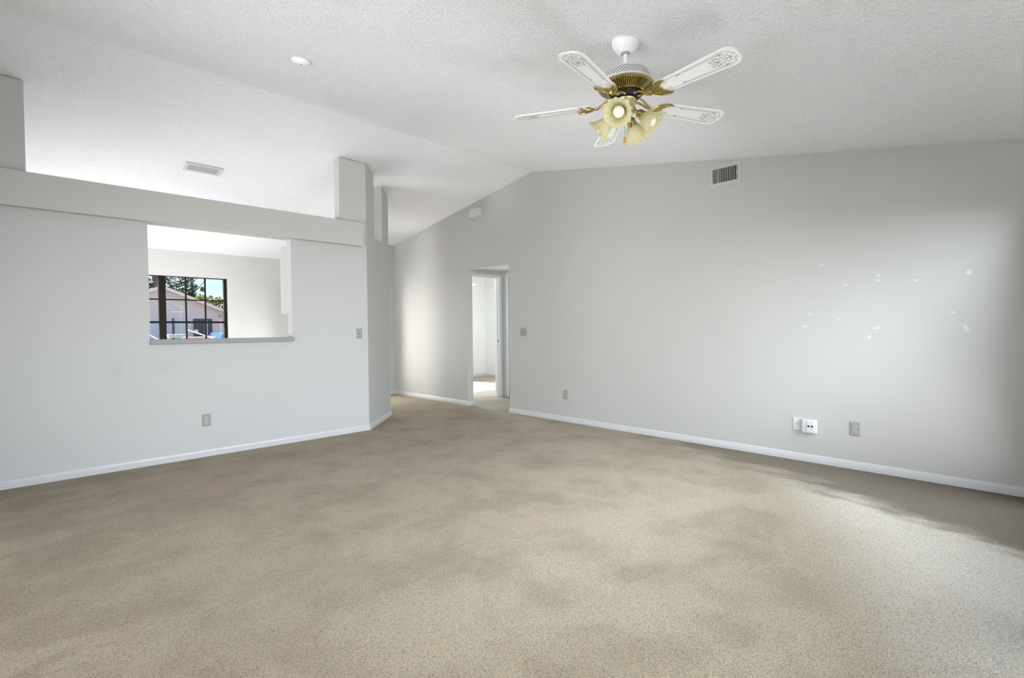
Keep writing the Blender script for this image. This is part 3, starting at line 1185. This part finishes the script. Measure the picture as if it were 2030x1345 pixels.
def blade_mesh(bm):
    z0, z1 = -0.003, 0.003
    prism(bm, blade_outline(), 2, z0, z1, 0)
    zz = z0 - 0.0004
    lw = 0.0022

    def both(pts, w=lw, taper=False):
        ribbon(bm, pts, w, zz, 1, taper)
        ribbon(bm, [(p[0], -p[1]) for p in pts], w, zz, 1, taper)
    t_ = lambda x: BL_W0 / 2 + (BL_W1 - BL_W0) / 2 * (x - BL_R0) / (BL_R1 - BL_R0)
    # outer line along each edge ending in a curl at the root and a bracket curl at the tip
    xs = [0.268 + (0.560 - 0.268) * i / 12 for i in range(13)]
    outer = [(x, t_(x) - 0.014) for x in xs]
    tip = [(0.575, t_(0.575) - 0.0165), (0.588, t_(0.588) - 0.023), (0.594, 0.034), (0.594, 0.024), (0.597, 0.016)]
    both(outer + tip + spiral(0.6035, 0.0125, 0.0065, 0.002, 150, -210, 16))
    cx0, cy0 = 0.262, t_(0.268) - 0.014 - 0.012
    both(spiral(cx0, cy0, 0.0125, 0.003, 80, 460, 24))
    both(spiral(cx0 - 0.020, cy0 + 0.004, 0.007, 0.002, -60, -330, 16))
    # inner line with a small barb
    inner = [(x, t_(x) - 0.0215) for x in [0.330 + (0.548 - 0.330) * i / 8 for i in range(9)]]
    both(inner)
    both([(0.326, t_(0.33) - 0.0215), (0.336, t_(0.33) - 0.0225), (0.346, t_(0.33) - 0.0218)], 0.006, True)
    both([(0.535, t_(0.535) - 0.0215), (0.545, t_(0.535) - 0.0225), (0.555, t_(0.535) - 0.0235)], 0.005, True)
    # scroll cluster near the tip
    both(spiral(0.560, 0.0225, 0.017, 0.004, 60, 470, 28))
    both([(0.569, 0.037), (0.552, 0.041), (0.548, t_(0.548) - 0.0215)])
    both(spiral(0.520, 0.016, 0.012, 0.006, 10, 190, 14), 0.0026)
    both([(0.543, 0.020), (0.530, 0.012), (0.512, 0.009), (0.494, 0.014), (0.488, 0.020), (0.494, 0.024)], 0.0028)
    both([(0.535, 0.028), (0.515, 0.027), (0.500, 0.021), (0.492, 0.017)], 0.0030, True)
    both([(0.583, 0.030), (0.577, 0.020), (0.580, 0.010), (0.590, 0.004)], 0.0026, True)
    ribbon(bm, [(0.486, 0), (0.505, 0), (0.530, 0)], 0.0030, zz, 1, True)
    ribbon(bm, [(0.515, 0), (0.524, 0), (0.534, 0)], 0.0080, zz, 1, True)
    ribbon(bm, [(0.530, 0), (0.560, 0), (0.592, 0)], 0.0022, zz, 1)
    for xx in (0.565, 0.580):
        ribbon(bm, [(xx - 0.004, 0), (xx, 0), (xx + 0.004, 0)], 0.0075, zz, 1, True)


def build_fan(loc, label, angles):
    """hung from the ceiling point loc; local z is measured down from there"""
    t = thing('ceiling_fan', label, 'ceiling fan', loc, 0)
    Z = lambda z: z - 2.700           # heights taken in the room, relative to the mount
    # canopy
    bm = BM()
    lathe(bm, [(0.026, -0.064), (0.036, -0.063), (0.044, -0.056), (0.060, -0.036), (0.070, -0.020), (0.073, -0.010), (0.072, 0.004), (0.070, 0.014)], 36)
    lathe(bm, [(0.0, -0.060), (0.026, -0.060), (0.026, -0.064)], 36)
    mesh_obj('canopy', bm, M['white_metal'], t, True)
    bm = BM()
    lathe(bm, [(0.0, -0.069), (0.014, -0.0685), (0.020, -0.065), (0.021, -0.060), (0, -0.060)], 24)
    mesh_obj('hanger_ball', bm, M['slat'], t, True)
    bm = BM()
    tube(bm, [(0, 0, -0.060), (0, 0, Z(2.548))], 0.0125, 18)
    lathe(bm, [(0.0126, Z(2.572)), (0.020, Z(2.570)), (0.020, Z(2.551)), (0.0126, Z(2.550))], 20)
    mesh_obj('downrod', bm, M['white_metal'], t, True)
    ZM = lambda z: Z(z) - 0.041
    # motor housing: white cap with rows of small holes
    bm = BM()
    lathe(bm, [(0.0, ZM(2.594)), (0.030, ZM(2.594)), (0.072, ZM(2.590)), (0.100, ZM(2.580)), (0.117, ZM(2.563)), (0.127, ZM(2.541)), (0.132, ZM(2.516)), (0.132, ZM(2.506)), (0.120, ZM(2.505)), (0, ZM(2.505))], 56)
    for row, (r, z) in enumerate(((0.1178, 2.561), (0.1215, 2.5525), (0.1250, 2.544), (0.1275, 2.5355), (0.1293, 2.527))):
        for k in range(60):
            a = 2 * math.pi * (k + 0.5 * (row % 2)) / 60
            u = Vector((-math.sin(a), math.cos(a), 0))
            o_ = Vector((math.cos(a), math.sin(a), 0))
            dn = Vector((0.30 * math.cos(a), 0.30 * math.sin(a), -0.95)) if row > 1 else Vector((0.5 * math.cos(a), 0.5 * math.sin(a), -0.86))
            c = o_ * (r + 0.0012) + Vector((0, 0, ZM(z)))
            vs = [bm.verts.new(c + u * 0.0036 * math.cos(q) + dn * 0.0036 * math.sin(q)) for q in [2 * math.pi * i / 6 for i in range(6)]]
            f = bm.faces.new(vs)
            f.material_index = 1
    mesh_obj('motor_housing', bm, [M['white_metal'], M['black']], t, True)
    # brass flared ring with fins
    bm = BM()
    lathe(bm, [(0.122, ZM(2.508)), (0.141, ZM(2.508)), (0.147, ZM(2.502)), (0.145, ZM(2.494)), (0.135, ZM(2.491))], 64)
    n = 72
    for k in range(n):
        a0, a1 = 2 * math.pi * (k - 0.27) / n, 2 * math.pi * (k + 0.27) / n
        P = lambda r, z, a: bm.verts.new((r * math.cos(a), r * math.sin(a), ZM(z)))
        q = [(0.136, 2.496), (0.093, 2.474)]
        q2 = [(0.136, 2.489), (0.095, 2.467)]
        A = [P(*q[0], a0), P(*q[1], a0), P(*q[1], a1), P(*q[0], a1)]
        B = [P(*q2[0], a0), P(*q2[1], a0), P(*q2[1], a1), P(*q2[0], a1)]
        bm.faces.new(B)
        for i in range(4):
            bm.faces.new((A[i], A[(i + 1) % 4], B[(i + 1) % 4], B[i]))
    lathe(bm, [(0.132, ZM(2.499)), (0.090, ZM(2.4765))], 64, 1)
    lathe(bm, [(0.097, ZM(2.470)), (0.098, ZM(2.465)), (0.091, ZM(2.461)), (0.084, ZM(2.465)), (0.084, ZM(2.480))], 56)
    mesh_obj('motor_ring', bm, [M['brass'], M['black']], t, True)
    # black flywheel
    bm = BM()
    lathe(bm, [(0, ZM(2.440)), (0.070, ZM(2.440)), (0.080, ZM(2.448)), (0.083, ZM(2.476)), (0, ZM(2.476))], 40)
    mesh_obj('flywheel', bm, M['black'], t, True)
    # switch housing
    bm = BM()
    lathe(bm, [(0, ZM(2.434)), (0.050, ZM(2.434)), (0.053, ZM(2.430)), (0.050, ZM(2.424)), (0.049, ZM(2.385)), (0.053, ZM(2.381)), (0.054, ZM(2.374)), (0.049, ZM(2.366)), (0.038, ZM(2.356)), (0.020, ZM(2.350)), (0.010, ZM(2.343)), (0, ZM(2.341))], 40)
    mesh_obj('switch_housing', bm, M['brass_pale'], t, True)
    # blades and irons
    zb_ = Z(2.374)
    for k, a in enumerate(angles):
        rot = Matrix.Rotation(math.radians(a), 4, 'Z')
        bm = BM()
        blade_mesh(bm)
        xform(bm, bm.verts, rot @ Matrix.Translation((0, 0, zb_)) @ Matrix.Rotation(math.radians(-11), 4, 'X'))
        mesh_obj('blade', bm, [M['blade'], M['scroll']], t)
        bm = BM()
        # twin arm from the flywheel, S-curving down to the blade
        for s in (-1, 1):
            tube(bm, [(0.066, s * 0.018, Z(2.402)), (0.090, s * 0.016, Z(2.400)), (0.112, s * 0.012, Z(2.390)), (0.132, s * 0.009, Z(2.376)), (0.155, s * 0.006, Z(2.366)), (0.180, s * 0.004, Z(2.364))],
                 [0.0055, 0.006, 0.006, 0.006, 0.006, 0.0055], 10)
            ball(bm, (0.068, s * 0.018, Z(2.400)), 0.0075, 10)
        # leaf-shaped holder with two horns under the blade root
        zl = Z(2.3685)
        ol = [(0.168, 0.004), (0.180, 0.022), (0.200, 0.042), (0.224, 0.053), (0.250, 0.056), (0.268, 0.050), (0.252, 0.045), (0.238, 0.034), (0.232, 0.022), (0.222, 0.014), (0.226, 0.004), (0.232, 0.0)]
        ol = ol + [(x, -y) for x, y in ol[::-1]][1:]
        prism(bm, ol, 2, zl - 0.004, zl + 0.001)
        tube(bm, [(x, y, zl - 0.003) for x, y in ol[:7]], [0.004, 0.005, 0.0055, 0.0055, 0.005, 0.0035, 0.003], 8)
        tube(bm, [(x, -y, zl - 0.003) for x, y in ol[:7]], [0.004, 0.005, 0.0055, 0.0055, 0.005, 0.0035, 0.003], 8)
        for s in (-1, 1):
            tube(bm, [(0.172, s * 0.004, zl - 0.004), (0.192, s * 0.016, zl - 0.005), (0.212, s * 0.024, zl - 0.004), (0.232, s * 0.024, zl - 0.002)], 0.0035, 8)
        xform(bm, bm.verts, rot @ Matrix.Translation((0, 0, zb_)) @ Matrix.Rotation(math.radians(-11), 4, 'X') @ Matrix.Translation((0, 0, -zb_)))
        mesh_obj('blade_iron', bm, M['brass'], t, True)
    # light kit: three arms, each with a ruffled glass shade and a bulb
    for az, el in ((-162, 30), (-66, 40), (9, 44), (112, 38)):
        tr = Matrix.Rotation(math.radians(az), 4, 'Z') @ Matrix.Translation((0.040, 0, Z(2.333))) @ Matrix.Rotation(math.radians(90 + el), 4, 'Y')
        # local +z of this frame points outward and down
        bm = BM()
        tube(bm, [(0, 0, -0.010), (0, 0, 0.020), (0, 0, 0.034)], [0.009, 0.010, 0.012], 14)
        lathe(bm, [(0.0, 0.030), (0.016, 0.030), (0.022, 0.034), (0.0245, 0.042), (0.0245, 0.056), (0.0265, 0.060), (0.0265, 0.066), (0.023, 0.068)], 28)
        xform(bm, bm.verts, tr)
        arm = mesh_obj('light_arm', bm, M['brass'], t, True)
        bm = BM()
        prof = [(0.022, 0.060), (0.027, 0.066), (0.036, 0.078), (0.043, 0.094), (0.047, 0.110), (0.053, 0.124), (0.063, 0.136), (0.073, 0.143)]

        def rip(kr, a_):
            amt = max(0, kr - 2) / 5.0
            return (1 + 0.045 * amt * math.cos(14 * a_) + 0.02 * amt * amt * math.cos(5 * a_ + 1), 0.0045 * amt * amt * math.sin(14 * a_))
        inner_p = [(r - 0.0022, z + 0.0004) for r, z in prof[::-1]]
        r_out = lathe(bm, prof, 112, 0, rip)
        r_in = lathe(bm, inner_p, 112, 0, lambda kr, a_: rip(len(prof) - 1 - kr, a_))
        for A, B in ((r_out[-1], r_in[0]), (r_in[-1], r_out[0])):
            for i in range(112):
                bm.faces.new((A[i], A[(i + 1) % 112], B[(i + 1) % 112], B[i]))
        xform(bm, bm.verts, tr)
        mesh_obj('glass_shade', bm, M['glass_shade'], arm, True)
        bm = BM()
        lathe(bm, [(0.0, 0.050), (0.012, 0.052), (0.0135, 0.075), (0.019, 0.090), (0.0275, 0.103), (0.030, 0.114), (0.0275, 0.126), (0.019, 0.137), (0.009, 0.142), (0, 0.143)], 28)
        xform(bm, bm.verts, tr)
        mesh_obj('bulb', bm, M['bulb'], arm, True)
    # pull chain with wooden knob
    bm = BM()
    zc = 2.342
    tube(bm, [(-0.006, 0.002, Z(2.372)), (-0.008, 0.002, Z(2.30)), (-0.008, 0.002, Z(2.19))], 0.0011, 8)
    z_ = 2.336
    while z_ > 2.195:
        ball(bm, (-0.008, 0.002, Z(z_)), 0.0019, 6)
        z_ -= 0.006
    ch = mesh_obj('pull_chain', bm, M['chain'], t)
    bm = BM()
    lathe(bm, [(0, Z(2.152)), (0.005, Z(2.153)), (0.0075, Z(2.158)), (0.0080, Z(2.170)), (0.0062, Z(2.184)), (0.0038, Z(2.192)), (0, Z(2.194))], 18)
    xform(bm, bm.verts, Matrix.Translation((-0.008, 0.002, 0)))
    mesh_obj('pull_knob', bm, M['wood'], ch, True)
    return t


FAN = (2.327, 1.497)
fan = build_fan((FAN[0], FAN[1], ceil_z(FAN[1])), 'white and brass ceiling fan with five scrollwork blades and glass tulip lights', [-96, -25, 47, 118, 189])


def copy_tree(o, parent=None):
    c = o.copy()
    COL.objects.link(c)
    if parent:
        c.parent = parent
    for ch in [x for x in bpy.data.objects if x.parent == o]:
        copy_tree(ch, c)
    return c


fan2 = copy_tree(fan)
fan2.location = (6.09, 8.10, 2.437)
fan2.rotation_euler = (0, 0, math.radians(12))
tag(fan2, 'white ceiling fan glimpsed through the bedroom doorway at its top left', 'ceiling fan')

# ------------------------------------------------------------------ outside the kitchen window
M['siding'] = simple('pinkish_grey_siding', (0.66, 0.59, 0.60), 0.7, noise=0.05, scale=1.5)
M['fascia'] = simple('pale_pink_fascia', (0.80, 0.66, 0.60), 0.6, noise=0.04)
M['shingle'] = simple('tan_roof_shingles', (0.45, 0.36, 0.31), 0.9, noise=0.2, scale=4)
M['garage'] = simple('pale_blue_grey_garage_door', (0.58, 0.62, 0.70), 0.6, noise=0.04)
M['screen'] = simple('dark_porch_screen', (0.05, 0.055, 0.065), 0.5, noise=0.4, scale=3)
M['paper'] = simple('white_notice', (0.85, 0.85, 0.85), 0.6)
M['white_paint'] = simple('white_exterior_paint', (0.85, 0.85, 0.83), 0.5, noise=0.05)
M['dish'] = simple('olive_grey_dish', (0.34, 0.33, 0.22), 0.5, noise=0.06)
M['bark'] = simple('dark_oak_bark', (0.10, 0.085, 0.075), 0.9, noise=0.3, scale=8, bump=0.6)
M['leaf_dark'] = simple('dark_green_leaves', (0.035, 0.065, 0.03), 0.6, noise=0.4, scale=2)
M['leaf_mid'] = simple('olive_green_leaves', (0.10, 0.15, 0.04), 0.6, noise=0.4, scale=2)
M['leaf_bright'] = simple('yellow_green_leaves', (0.30, 0.36, 0.10), 0.6, noise=0.35, scale=2)
M['car_blue'] = simple('bright_blue_car_paint', (0.05, 0.20, 0.52), 0.25, noise=0.03)
M['car_glass'] = simple('dark_car_glass', (0.03, 0.04, 0.05), 0.08, noise=0.2)
M['red_lens'] = simple('red_lamp_lens', (0.55, 0.05, 0.05), 0.25)
M['rubber'] = simple('black_rubber', (0.02, 0.02, 0.02), 0.8)
M['grass'] = simple('sandy_dry_ground', (0.21, 0.19, 0.165), 0.95, noise=0.4, scale=6)
M['bench'] = simple('grey_green_bench_paint', (0.50, 0.54, 0.47), 0.6, noise=0.05)
M['red_paint'] = simple('faded_red_paint', (0.48, 0.22, 0.20), 0.7, noise=0.1)
GZ = -0.15
M['paving'] = simple('pale_concrete_paving', (0.52, 0.51, 0.49), 0.9, noise=0.12, scale=3)
bm = BM()
prism(bm, [(-9, -9), (9, -9), (9, YB - 0.12), (-9, YB - 0.12)], 2, -0.2, -0.05)
struct('floor_patio', bm, M['paving'])
bm = BM()
prism(bm, [(-25, 9.9), (45, 9.9), (45, 90), (-25, 90)], 2, GZ - 0.2, GZ)
struct('ground', bm, M['grass'])

# neighbour's gabled house, front face at y = 38
HX, HY = 6.10, 38.0
t = thing('house', 'pinkish-grey gabled house with pale roof edge across the yard', 'house', (HX, HY, GZ))
G = lambda z: z - GZ
sl = 0.42
hw = 5.6
za = 3.98
bm = BM()
prism(bm, [(-hw, 0), (hw, 0), (hw, G(za) - sl * hw), (0, G(za)), (-hw, G(za) - sl * hw)], 1, 0, 9)
for k in range(18):       # lap siding courses
    z = G(2.1) + k * 0.11
    w = min(hw, (G(za) - z) / sl)
    if w > 0.2:
        prism(bm, [(-0.012, z), (-0.003, z + 0.10), (0, z + 0.10), (0, z)], 0, -w + 0.03, w - 0.03)
mesh_obj('wall_siding', bm, M['siding'], t)
bm = BM()
ov = 0.35
for s in (-1, 1):
    pts = [(0, G(za) + 0.02), (s * (hw + 0.4), G(za) + 0.02 - sl * (hw + 0.4)), (s * (hw + 0.4), G(za) + 0.10 - sl * (hw + 0.4)), (0, G(za) + 0.10)]
    prism(bm, pts, 1, -ov, 9.3)
mesh_obj('roof', bm, M['shingle'], t)
bm = BM()
for s in (-1, 1):
    pts = [(0, G(za) - 0.06), (s * (hw + 0.42), G(za) - 0.06 - sl * (hw + 0.42)), (s * (hw + 0.42), G(za) + 0.13 - sl * (hw + 0.42)), (0, G(za) + 0.13)]
    prism(bm, pts, 1, -ov - 0.05, -ov)
mesh_obj('fascia_board', bm, M['fascia'], t)
bm = BM()
box(bm, -1.6, 1.31, -0.05, -0.01, G(0.05), G(2.05))
for k in range(1, 15):
    box(bm, -1.6 + k * 0.19, -1.6 + k * 0.19 + 0.015, -0.056, -0.05, G(0.05), G(2.05))
mesh_obj('garage_door', bm, M['garage'], t)
bm = BM()
tube(bm, [(0.58, -0.09, 0), (0.58, -0.09, G(2.06))], 0.045, 10)
mesh_obj('downpipe', bm, M['screen'], t)
bm = BM()
box(bm, 1.70, 2.78, -0.05, -0.01, G(0.05), G(2.03))
mesh_obj('porch_screen', bm, M['screen'], t)
bm = BM()
box(bm, 1.73, 1.95, -0.062, -0.05, G(1.08), G(1.32))
mesh_obj('notice', bm, M['paper'], t)
bm = BM()
box(bm, 2.42, 2.50, -0.08, -0.01, G(0.0), G(1.93))
mesh_obj('porch_post', bm, M['siding'], t)

# television antenna standing in the yard
t = thing('antenna', 'thin white rooftop-style antenna in front of the house gable', 'antenna', (6.66, 35.6, GZ))
bm = BM()
tube(bm, [(0, 0, 0), (0, 0, G(2.74))], 0.014, 8)
mesh_obj('mast', bm, M['white_paint'], t)
bm = BM()
tube(bm, [(-0.28, 0, G(2.87)), (0.0, 0, G(2.70)), (0.14, 0, G(2.61))], 0.010, 8)
tube(bm, [(-0.50, 0, G(2.38)), (0.22, 0, G(2.39))], 0.010, 8)
mesh_obj('boom', bm, M['white_paint'], t)

# satellite dish
t = thing('satellite_dish', 'olive-grey satellite dish at the right edge of the kitchen window', 'satellite dish', (7.43, 30.0, GZ))
bm = BM()
lathe(bm, [(0, 0.04), (0.06, 0.035), (0.12, 0.015), (0.15, 0.0), (0.15, -0.008), (0, 0.02)], 28)
xform(bm, bm.verts, Matrix.Translation((0, 0, G(1.96))) @ Matrix.Rotation(math.radians(78), 4, 'X') @ Matrix.Scale(0.95, 4, (0, 1, 0)))
mesh_obj('dish', bm, M['dish'], t, True)
bm = BM()
tube(bm, [(0, 0.06, 0), (0, 0.06, G(1.9))], 0.025, 10)
mesh_obj('pole', bm, M['steel'], t)


# white sloping handrails of a ramp
def handrail(x0, z0, x1, z1, y, label):
    t = thing('handrail', label, 'handrail', (x0, y, GZ), 0, 'white ramp handrails')
    bm = BM()
    tube(bm, [(-0.09, 0, G(z0 + 0.02)), (0, 0, G(z0)), ((x1 - x0), 0, G(z1)), (2 * (x1 - x0), 0, G(2 * z1 - z0))], 0.020, 8)
    mesh_obj('rail', bm, M['white_paint'], t)
    for k in (0, 2):
        bm = BM()
        xx = k * (x1 - x0) - (0.09 if k == 0 else 0.0)
        tube(bm, [(xx, 0.02, 0), (xx, 0.02, G(z0 + (z1 - z0) * k))], 0.014, 8)
        mesh_obj('post', bm, M['white_paint'], t)


handrail(3.985, 1.232, 4.50, 1.02, 20.0, 'white sloping handrail above the faded red cart')
handrail(2.90, 1.15, 3.12, 1.01, 21.0, 'white sloping handrail left of the thick window post')
# faded red cart below the rail
t = thing('cart', 'faded red garden cart with white rim behind the handrail', 'cart', (4.50, 21.0, GZ))
bm = BM()
box(bm, -0.42, 0.42, -0.2, 0.35, G(0.72), G(0.99), 0, 0.01)
mesh_obj('tray', bm, M['red_paint'], t)
bm = BM()
for (a, b_, c, d) in ((-0.44, 0.44, -0.22, -0.19), (-0.44, 0.44, 0.34, 0.37), (-0.44, -0.41, -0.19, 0.34), (0.41, 0.44, -0.19, 0.34)):
    box(bm, a, b_, c, d, G(0.975), G(1.0))
mesh_obj('rim', bm, M['white_paint'], t)
for s in (-1, 1):
    bm = BM()
    lathe(bm, [(0.05, -0.03), (0.20, -0.03), (0.22, -0.015), (0.22, 0.015), (0.20, 0.03), (0.05, 0.03), (0.05, -0.03)], 24)
    xform(bm, bm.verts, Matrix.Translation((s * 0.3, 0.42, 0.22)) @ Matrix.Rotation(math.radians(90), 4, 'X'))
    mesh_obj('wheel', bm, M['rubber'], t, True)
for s in (-1, 1):
    bm = BM()
    box(bm, s * 0.36 - 0.02, s * 0.36 + 0.02, -0.18, -0.14, 0, G(0.72))
    mesh_obj('leg', bm, M['white_paint'], t)
# garden table
t = thing('garden_table', 'pale grey-green garden table in front of the garage door', 'table', (4.36, 24.0, GZ))
bm = BM()
box(bm, -0.30, 0.30, 0, 0.5, G(0.965), G(1.085), 0, 0.01)
mesh_obj('tabletop', bm, M['bench'], t)
bm = BM()
box(bm, -0.31, 0.31, -0.02, 0.02, G(0.955), G(0.975))
mesh_obj('edge_strip', bm, M['white_paint'], t)
for sx in (-1, 1):
    for yy in (0.04, 0.46):
        bm = BM()
        box(bm, sx * 0.27 - 0.025, sx * 0.27 + 0.025, yy - 0.025, yy + 0.025, 0, G(0.965))
        mesh_obj('leg', bm, M['bench'], t)

# blue car, front end at left
t = thing('car', 'bright blue parked car with white windscreen pillar at the window corner', 'car', (5.42, 22.0, GZ))
bm = BM()
prism(bm, [(0.0, 0.35), (0.02, 0.95), (0.06, G(1.135)), (0.36, G(1.09)), (0.50, G(1.06)), (3.6, G(1.06)), (3.7, 0.9), (3.7, 0.35)], 1, 0, 1.7)
mesh_obj('body', bm, M['car_blue'], t)
bm = BM()
prism(bm, [(0.42, G(1.06)), (0.66, G(1.42)), (2.5, G(1.48)), (3.2, G(1.06))], 1, 0.08, 1.62)
mesh_obj('cabin_glass', bm, M['car_glass'], t)
bm = BM()
tube(bm, [(0.35, 0.04, G(1.075)), (0.62, 0.06, G(1.42)), (0.80, 0.06, G(1.47)), (2.5, 0.06, G(1.52)), (3.25, 0.04, G(1.07))], 0.03, 8)
mesh_obj('roof_rail', bm, M['white_paint'], t)
bm = BM()
tube(bm, [(0.02, 0.0, G(1.10)), (0.22, 0.0, G(1.12)), (0.40, 0.0, G(1.075))], 0.016, 8)
mesh_obj('trim_strip', bm, M['white_paint'], t)
bm = BM()
box(bm, -0.05, 0.05, 1.40, 1.68, 0.82, G(1.02), 0, 0.01)
mesh_obj('lamp', bm, M['red_lens'], t)
for xx in (0.7, 2.9):
    for yy in (0.05, 1.65):
        bm = BM()
        lathe(bm, [(0.0, -0.09), (0.30, -0.09), (0.33, -0.06), (0.33, 0.06), (0.30, 0.09), (0, 0.09)], 28)
        xform(bm, bm.verts, Matrix.Translation((xx, yy, 0.33)) @ Matrix.Rotation(math.radians(90), 4, 'X'))
        mesh_obj('wheel', bm, M['rubber'], t, True)


def leaves(bm, centers, n, size):
    for _ in range(n):
        c, r = random.choice(centers)
        d = Vector((random.gauss(0, 1), random.gauss(0, 1), random.gauss(0, 1))).normalized() * r * random.random() ** 0.45
        p = Vector(c) + d
        a = Vector((random.gauss(0, 1), random.gauss(0, 1), random.gauss(0, 1))).normalized()
        b_ = a.orthogonal().normalized()
        s = size * random.uniform(0.6, 1.3)
        vs = [bm.verts.new(p + a * s), bm.verts.new(p + b_ * s * 0.55 + a * s * 0.1), bm.verts.new(p - a * s), bm.verts.new(p - b_ * s * 0.55 + a * s * 0.1)]
        bm.faces.new(vs)


def tree(name, label, loc, trunk, branches, clumps, n, size, leaf, cat='tree'):
    t = thing(name, label, cat, loc)
    bm = BM()
    tube(bm, *trunk, 10)
    for pts, rad in branches:
        tube(bm, pts, rad, 8)
    mesh_obj('trunk', bm, M['bark'], t, True)
    bm = BM()
    leaves(bm, clumps, n, size)
    mesh_obj('crown', bm, M[leaf], t)


tree('oak_tree', 'big dark oak trunk rising behind the left side of the house roof', (6.84, 49.0, GZ),
     ([(0.55, 0, 0), (0.50, 0, 3.0), (0.62, 0, 5.0), (0.55, 0, 9.0)], [0.24, 0.21, 0.20, 0.12]),
     [([(0.6, 0, 4.6), (1.6, 0, 5.0), (2.6, 0, 5.5), (3.4, 0, 6.2)], [0.10, 0.08, 0.06, 0.03]),
      ([(0.6, 0, 4.9), (-0.6, 0, 5.6), (-1.6, 0, 6.5)], [0.09, 0.06, 0.03])],
     [((0.0, 0, 5.2), 0.55), ((-0.6, 0, 6.0), 0.8), ((1.5, 0, 5.6), 0.7), ((2.3, 0.3, 4.9), 0.75), ((1.7, -0.3, 4.4), 0.6), ((2.8, 0, 5.9), 0.8), ((3.1, 0, 4.6), 0.4), ((0.8, 0, 7.2), 1.4), ((-1.6, 0, 6.8), 1.2)],
     2600, 0.11, 'leaf_dark')
tree('slim_tree', 'slimmer grey-brown trunk with sparse leaves above the roof slope', (11.0, 54.5, GZ),
     ([(0.1, 0, 0), (0.15, 0, 3.5), (0.12, 0, 6.0), (0.2, 0, 8.5)], [0.16, 0.14, 0.13, 0.08]),
     [([(0.1, 0, 4.4), (-0.5, 0, 4.9), (-0.9, 0, 5.5)], [0.06, 0.045, 0.02]), ([(0.1, 0, 4.9), (0.7, 0, 5.5), (1.2, 0, 6.2)], [0.06, 0.04, 0.02])],
     [((-0.6, 0, 5.3), 0.45), ((-0.3, 0.2, 5.8), 0.5), ((0.3, 0, 5.5), 0.35), ((1.0, 0, 5.35), 0.22), ((0.2, 0, 7.4), 1.2), ((0.9, 0, 4.55), 0.35), ((-0.5, 0, 4.5), 0.3)],
     1100, 0.10, 'leaf_mid')
tree('far_tree', 'small dark tree on the skyline at the right of the kitchen window', (13.2, 60.5, GZ),
     ([(0, 0, 0), (0, 0, 3.0), (0.1, 0, 5.0)], [0.12, 0.10, 0.04]),
     [([(0, 0, 3.6), (0.5, 0, 4.6), (0.8, 0, 5.1)], [0.05, 0.03, 0.02])],
     [((0.0, 0, 4.8), 0.40), ((0.9, 0, 4.9), 0.25), ((1.7, 0, 4.75), 0.2), ((0.4, 0, 4.4), 0.4)],
     420, 0.10, 'leaf_dark')
for i, (x, y, top, w, lab) in enumerate(((10.9, 52.0, 4.55, 1.0, 'yellow-green bush top showing just above the roof slope'),
                                         (13.6, 55.6, 4.60, 1.1, 'yellow-green bush at the right end of the kitchen window view'))):
    tree('bush', lab, (x, y, GZ), ([(0, 0, 0), (0, 0, 2.0), (0, 0, top - 0.4)], [0.08, 0.06, 0.03]), [],
         [((-0.6 * w, 0, G(top) - 0.55), 0.55), ((0, 0, G(top) - 0.50), 0.55), ((0.6 * w, 0, G(top) - 0.60), 0.55), ((0, 0, G(top) - 1.4), 0.9), ((0.5, 0, G(top) - 2.2), 1.1), ((-0.5, 0, G(top) - 2.2), 1.1)],
         3000, 0.10, 'leaf_bright', 'bush')
tree('shrub', 'mid-green shrub rising beyond the right slope of the house roof', (11.3, 48.5, GZ), ([(0, 0, 0), (0, 0, 1.6), (0, 0, 2.8)], [0.08, 0.06, 0.03]), [],
     [((-0.7, 0, 3.3), 0.6), ((0.1, 0, 3.4), 0.6), ((0.8, 0, 3.2), 0.6), ((0, 0, 2.3), 1.0)], 2000, 0.10, 'leaf_mid', 'bush')
